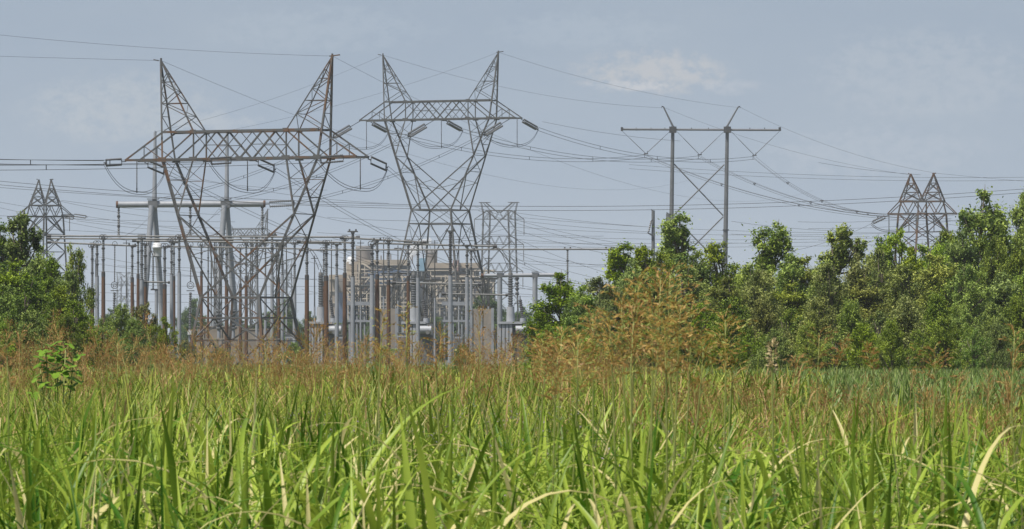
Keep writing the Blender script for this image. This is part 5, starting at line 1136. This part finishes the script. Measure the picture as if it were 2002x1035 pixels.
big = [(1070, 645, 17, .20, .09), (1098, 632, 18, .19, .09), (1130, 640, 16, .2, .1), (1158, 596, 17, .22, .10), (1192, 600, 15, .2, .10), (1215, 560, 16, .24, .11), (1240, 575, 14.5, .2, .10), (1248, 528, 16, .25, .11), (1275, 545, 15, .22, .11), (1292, 516, 15.5, .26, .11), (1310, 512, 17, .27, .10), (1330, 570, 15, .2, .09),
       (1352, 584, 16, .22, .08), (1376, 640, 15, .16, .07), (1418, 600, 17, .2, .08), (1090, 670, 15, .16, .08), (1300, 610, 14, .17, .08)]
bl = ['short reddish seed stalk at the left end of the tall brown clump', 'narrow reddish seed stalk, second from the left in the tall brown clump', 'low seed stalk in front of the rounded left-end tree', 'seed stalk rising to mid height on the left slope of the tall brown clump', 'bushy golden seed stalk left of the clump centre',
      'tall stalk left of the clump peak, its head against dark trees', 'shorter golden stalk under the left side of the clump peak', 'high reddish stalk just left of the clump peak', 'full golden stalk in the centre of the tall brown clump', 'second highest seed stalk at the clump peak', 'highest seed stalk of the tall brown clump', 'short stalk on the right shoulder of the clump peak',
      'upright golden stalk standing right of the clump peak', 'low nodding stalk between the clump and the lone right stalk', 'lone orange-brown stalk right of the tall clump, below the H-frame', 'low front stalk at the left end of the tall brown clump', 'golden front stalk right below the clump peak']
for i, ((x, y, d, ln, wd), lab) in enumerate(zip(big, bl)):
    seeding_stalk(x, y, d, ln, wd, random.uniform(-.03, .04), lab, 'paniclegold' if i % 3 != 0 else 'panicle', i)
extra = [(750, 598, 19, .16, .05, .03, 'thin green stalk standing alone in front of the fire wall and tall pylon', 'paniclegold'), (862, 650, 17, .12, .05, .04, 'orange tufted stalk leaning right in front of the middle transformer', 'panicle'), (795, 585, 22, .2, .05, .0, 'slender pale stalk reaching up before the left leg of the tall pylon', 'paniclegold'),
         (1602, 632, 20, .2, .08, .02, 'drooping brown stalk in front of the wide airy tree', 'panicle'), (1655, 655, 18, .1, .03, .08, 'bent stalk arching right before the right-hand bushes', 'panicle'), (1694, 664, 18, .1, .03, -.06, 'bent stalk arching left before the right-hand bushes', 'panicle'), (1828, 672, 17, .12, .07, .0, 'stubby brown stalk with yellow stem below the brown pylon', 'panicle'), (1984, 620, 17, .26, .10, .03, 'tall reddish stalk near the right edge', 'panicle'),
         (12, 640, 18, .2, .06, -.02, 'dark reddish stalk against the left-hand trees', 'panicle'), (580, 672, 24, .2, .07, .01, 'reddish stalk in front of the right foot of the rusty pylon', 'panicle'), (520, 660, 26, .2, .07, .0, 'reddish stalk in front of the middle of the rusty pylon base', 'panicle'), (660, 655, 25, .22, .07, .02, 'brown stalk in front of the finned radiator', 'panicle'), (230, 652, 24, .22, .06, .0, 'brown stalk in front of the left bushes', 'panicle'), (1060, 650, 22, .2, .08, .02, 'golden stalk before the right-end transformer', 'paniclegold'),
         (1512, 655, 15, .10, .012, .01, 'straw-coloured narrow spike standing before the right-hand bushes', 'straw'), (1440, 690, 18, .12, .05, .05, 'low leaning stalk right of the tall clump', 'paniclegold'), (1560, 690, 18, .14, .07, .06, 'low brown stalk under the wide airy tree', 'panicle')]
for i, (x, y, d, ln, wd, le, lab, m) in enumerate(extra): seeding_stalk(x, y, d, ln, wd, le, lab, m, 40 + i, nodes=9, spk=6)
# grey-purple weed flowers in the mid field
n = 260; d = U(16, 34, n); a = rng.normal(0, .02, n) + np.where(rng.random(n) < .5, -.018, .012)
pts = np.repeat(np.stack([a * d, d, U(1.42, 1.68, n)], 1), 9, 0) + rng.normal(size=(n * 9, 3)) * V(.018, .018, .014)
co = leaf_quads(pts, .009, rng); tag(fastmesh('weed_flowers', co, np.arange(len(co)).reshape(-1, 4), M['purple']), 'scattered grey-purple weed flower heads in the middle of the grass', 'flowers', None, 'stuff')
# lobed-leaf plant at the left
def lobed_plant():
    d = 46; x = gx(112, d); root = empty('lobed_leaf_plant', (x, d, 0), 0, 'bright green plant with big lobed leaves above the grass at the left', 'plant')
    zt = P(112, 672, d)[2]
    st_ = [(-.09, -.03, -.03), (.0, .02, 0), (.07, -.04, -.02), (.13, .05, -.07), (-.15, .04, -.08)]
    for sx, sy, sz in st_: MB().path([(sx * .2, sy * .2, 0), (sx * .5, sy * .6, zt * .6), (sx, sy, zt + sz - .03)], [.009, .007, .004], 5).build('stem', M['stem'], root)
    rg = np.random.default_rng(4); lv = []
    for sx, sy, sz in st_:
        for q in range(9): lv.append((sx + rg.uniform(-.05, .05), sz + .012 - .042 * q + rg.uniform(-.01, .01), rg.uniform(.055, .095), rg.uniform(-.6, .6)))
    for i, (dx, dz, r, tilt) in enumerate(lv):
        c = V(dx, rg.uniform(-.06, .06), zt + dz); m_ = MB(); ring = []
        for k in range(41):
            t = (k / 40 - .5) * 5.4; rad = r * .9 * (.34 + .66 * abs(math.cos(t * 1.45)) ** 1.3) * (1 - .13 * abs(t))
            px, pz = math.sin(t) * rad, math.cos(t) * rad
            out_ = V(math.cos(i * 2.4) * 1.0, -.55 + .5 * math.sin(i * 2.4), 0); out_ /= np.linalg.norm(out_); sd = V(-out_[1], out_[0], 0)
            fall = -.25 * (px * px + pz * pz) / r
            ring.append(c + out_ * pz + sd * px + V(0, 0, -pz * .42 + fall + tilt * .25 * px))
        top = [c] + ring; fs = [(0, k + 1, k + 2) for k in range(40)]
        m_.add(top, fs, True); m_.path([c + V(-.01, 0, -.05), (c + V(0, 0, -.02)), c], [.003, .002, .002], 4)
        m_.build('leaf', M['lobed'], root)
lobed_plant()

# ------------------------------------------------------------------ air
hz = MB(); hz.box((0, 2940, 44), (7000, 6000, 90))
hm = bpy.data.materials.new('thin_haze'); hm.use_nodes = True; t = hm.node_tree; t.nodes.clear()
o = t.nodes.new('ShaderNodeOutputMaterial'); v = t.nodes.new('ShaderNodeVolumePrincipled')
v.inputs['Color'].default_value = (.86, .92, 1, 1); v.inputs['Density'].default_value = .00008; v.inputs['Anisotropy'].default_value = .2
t.links.new(v.outputs[0], o.inputs['Volume'])
tag(hz.build('haze', hm), None, None, None, 'stuff')
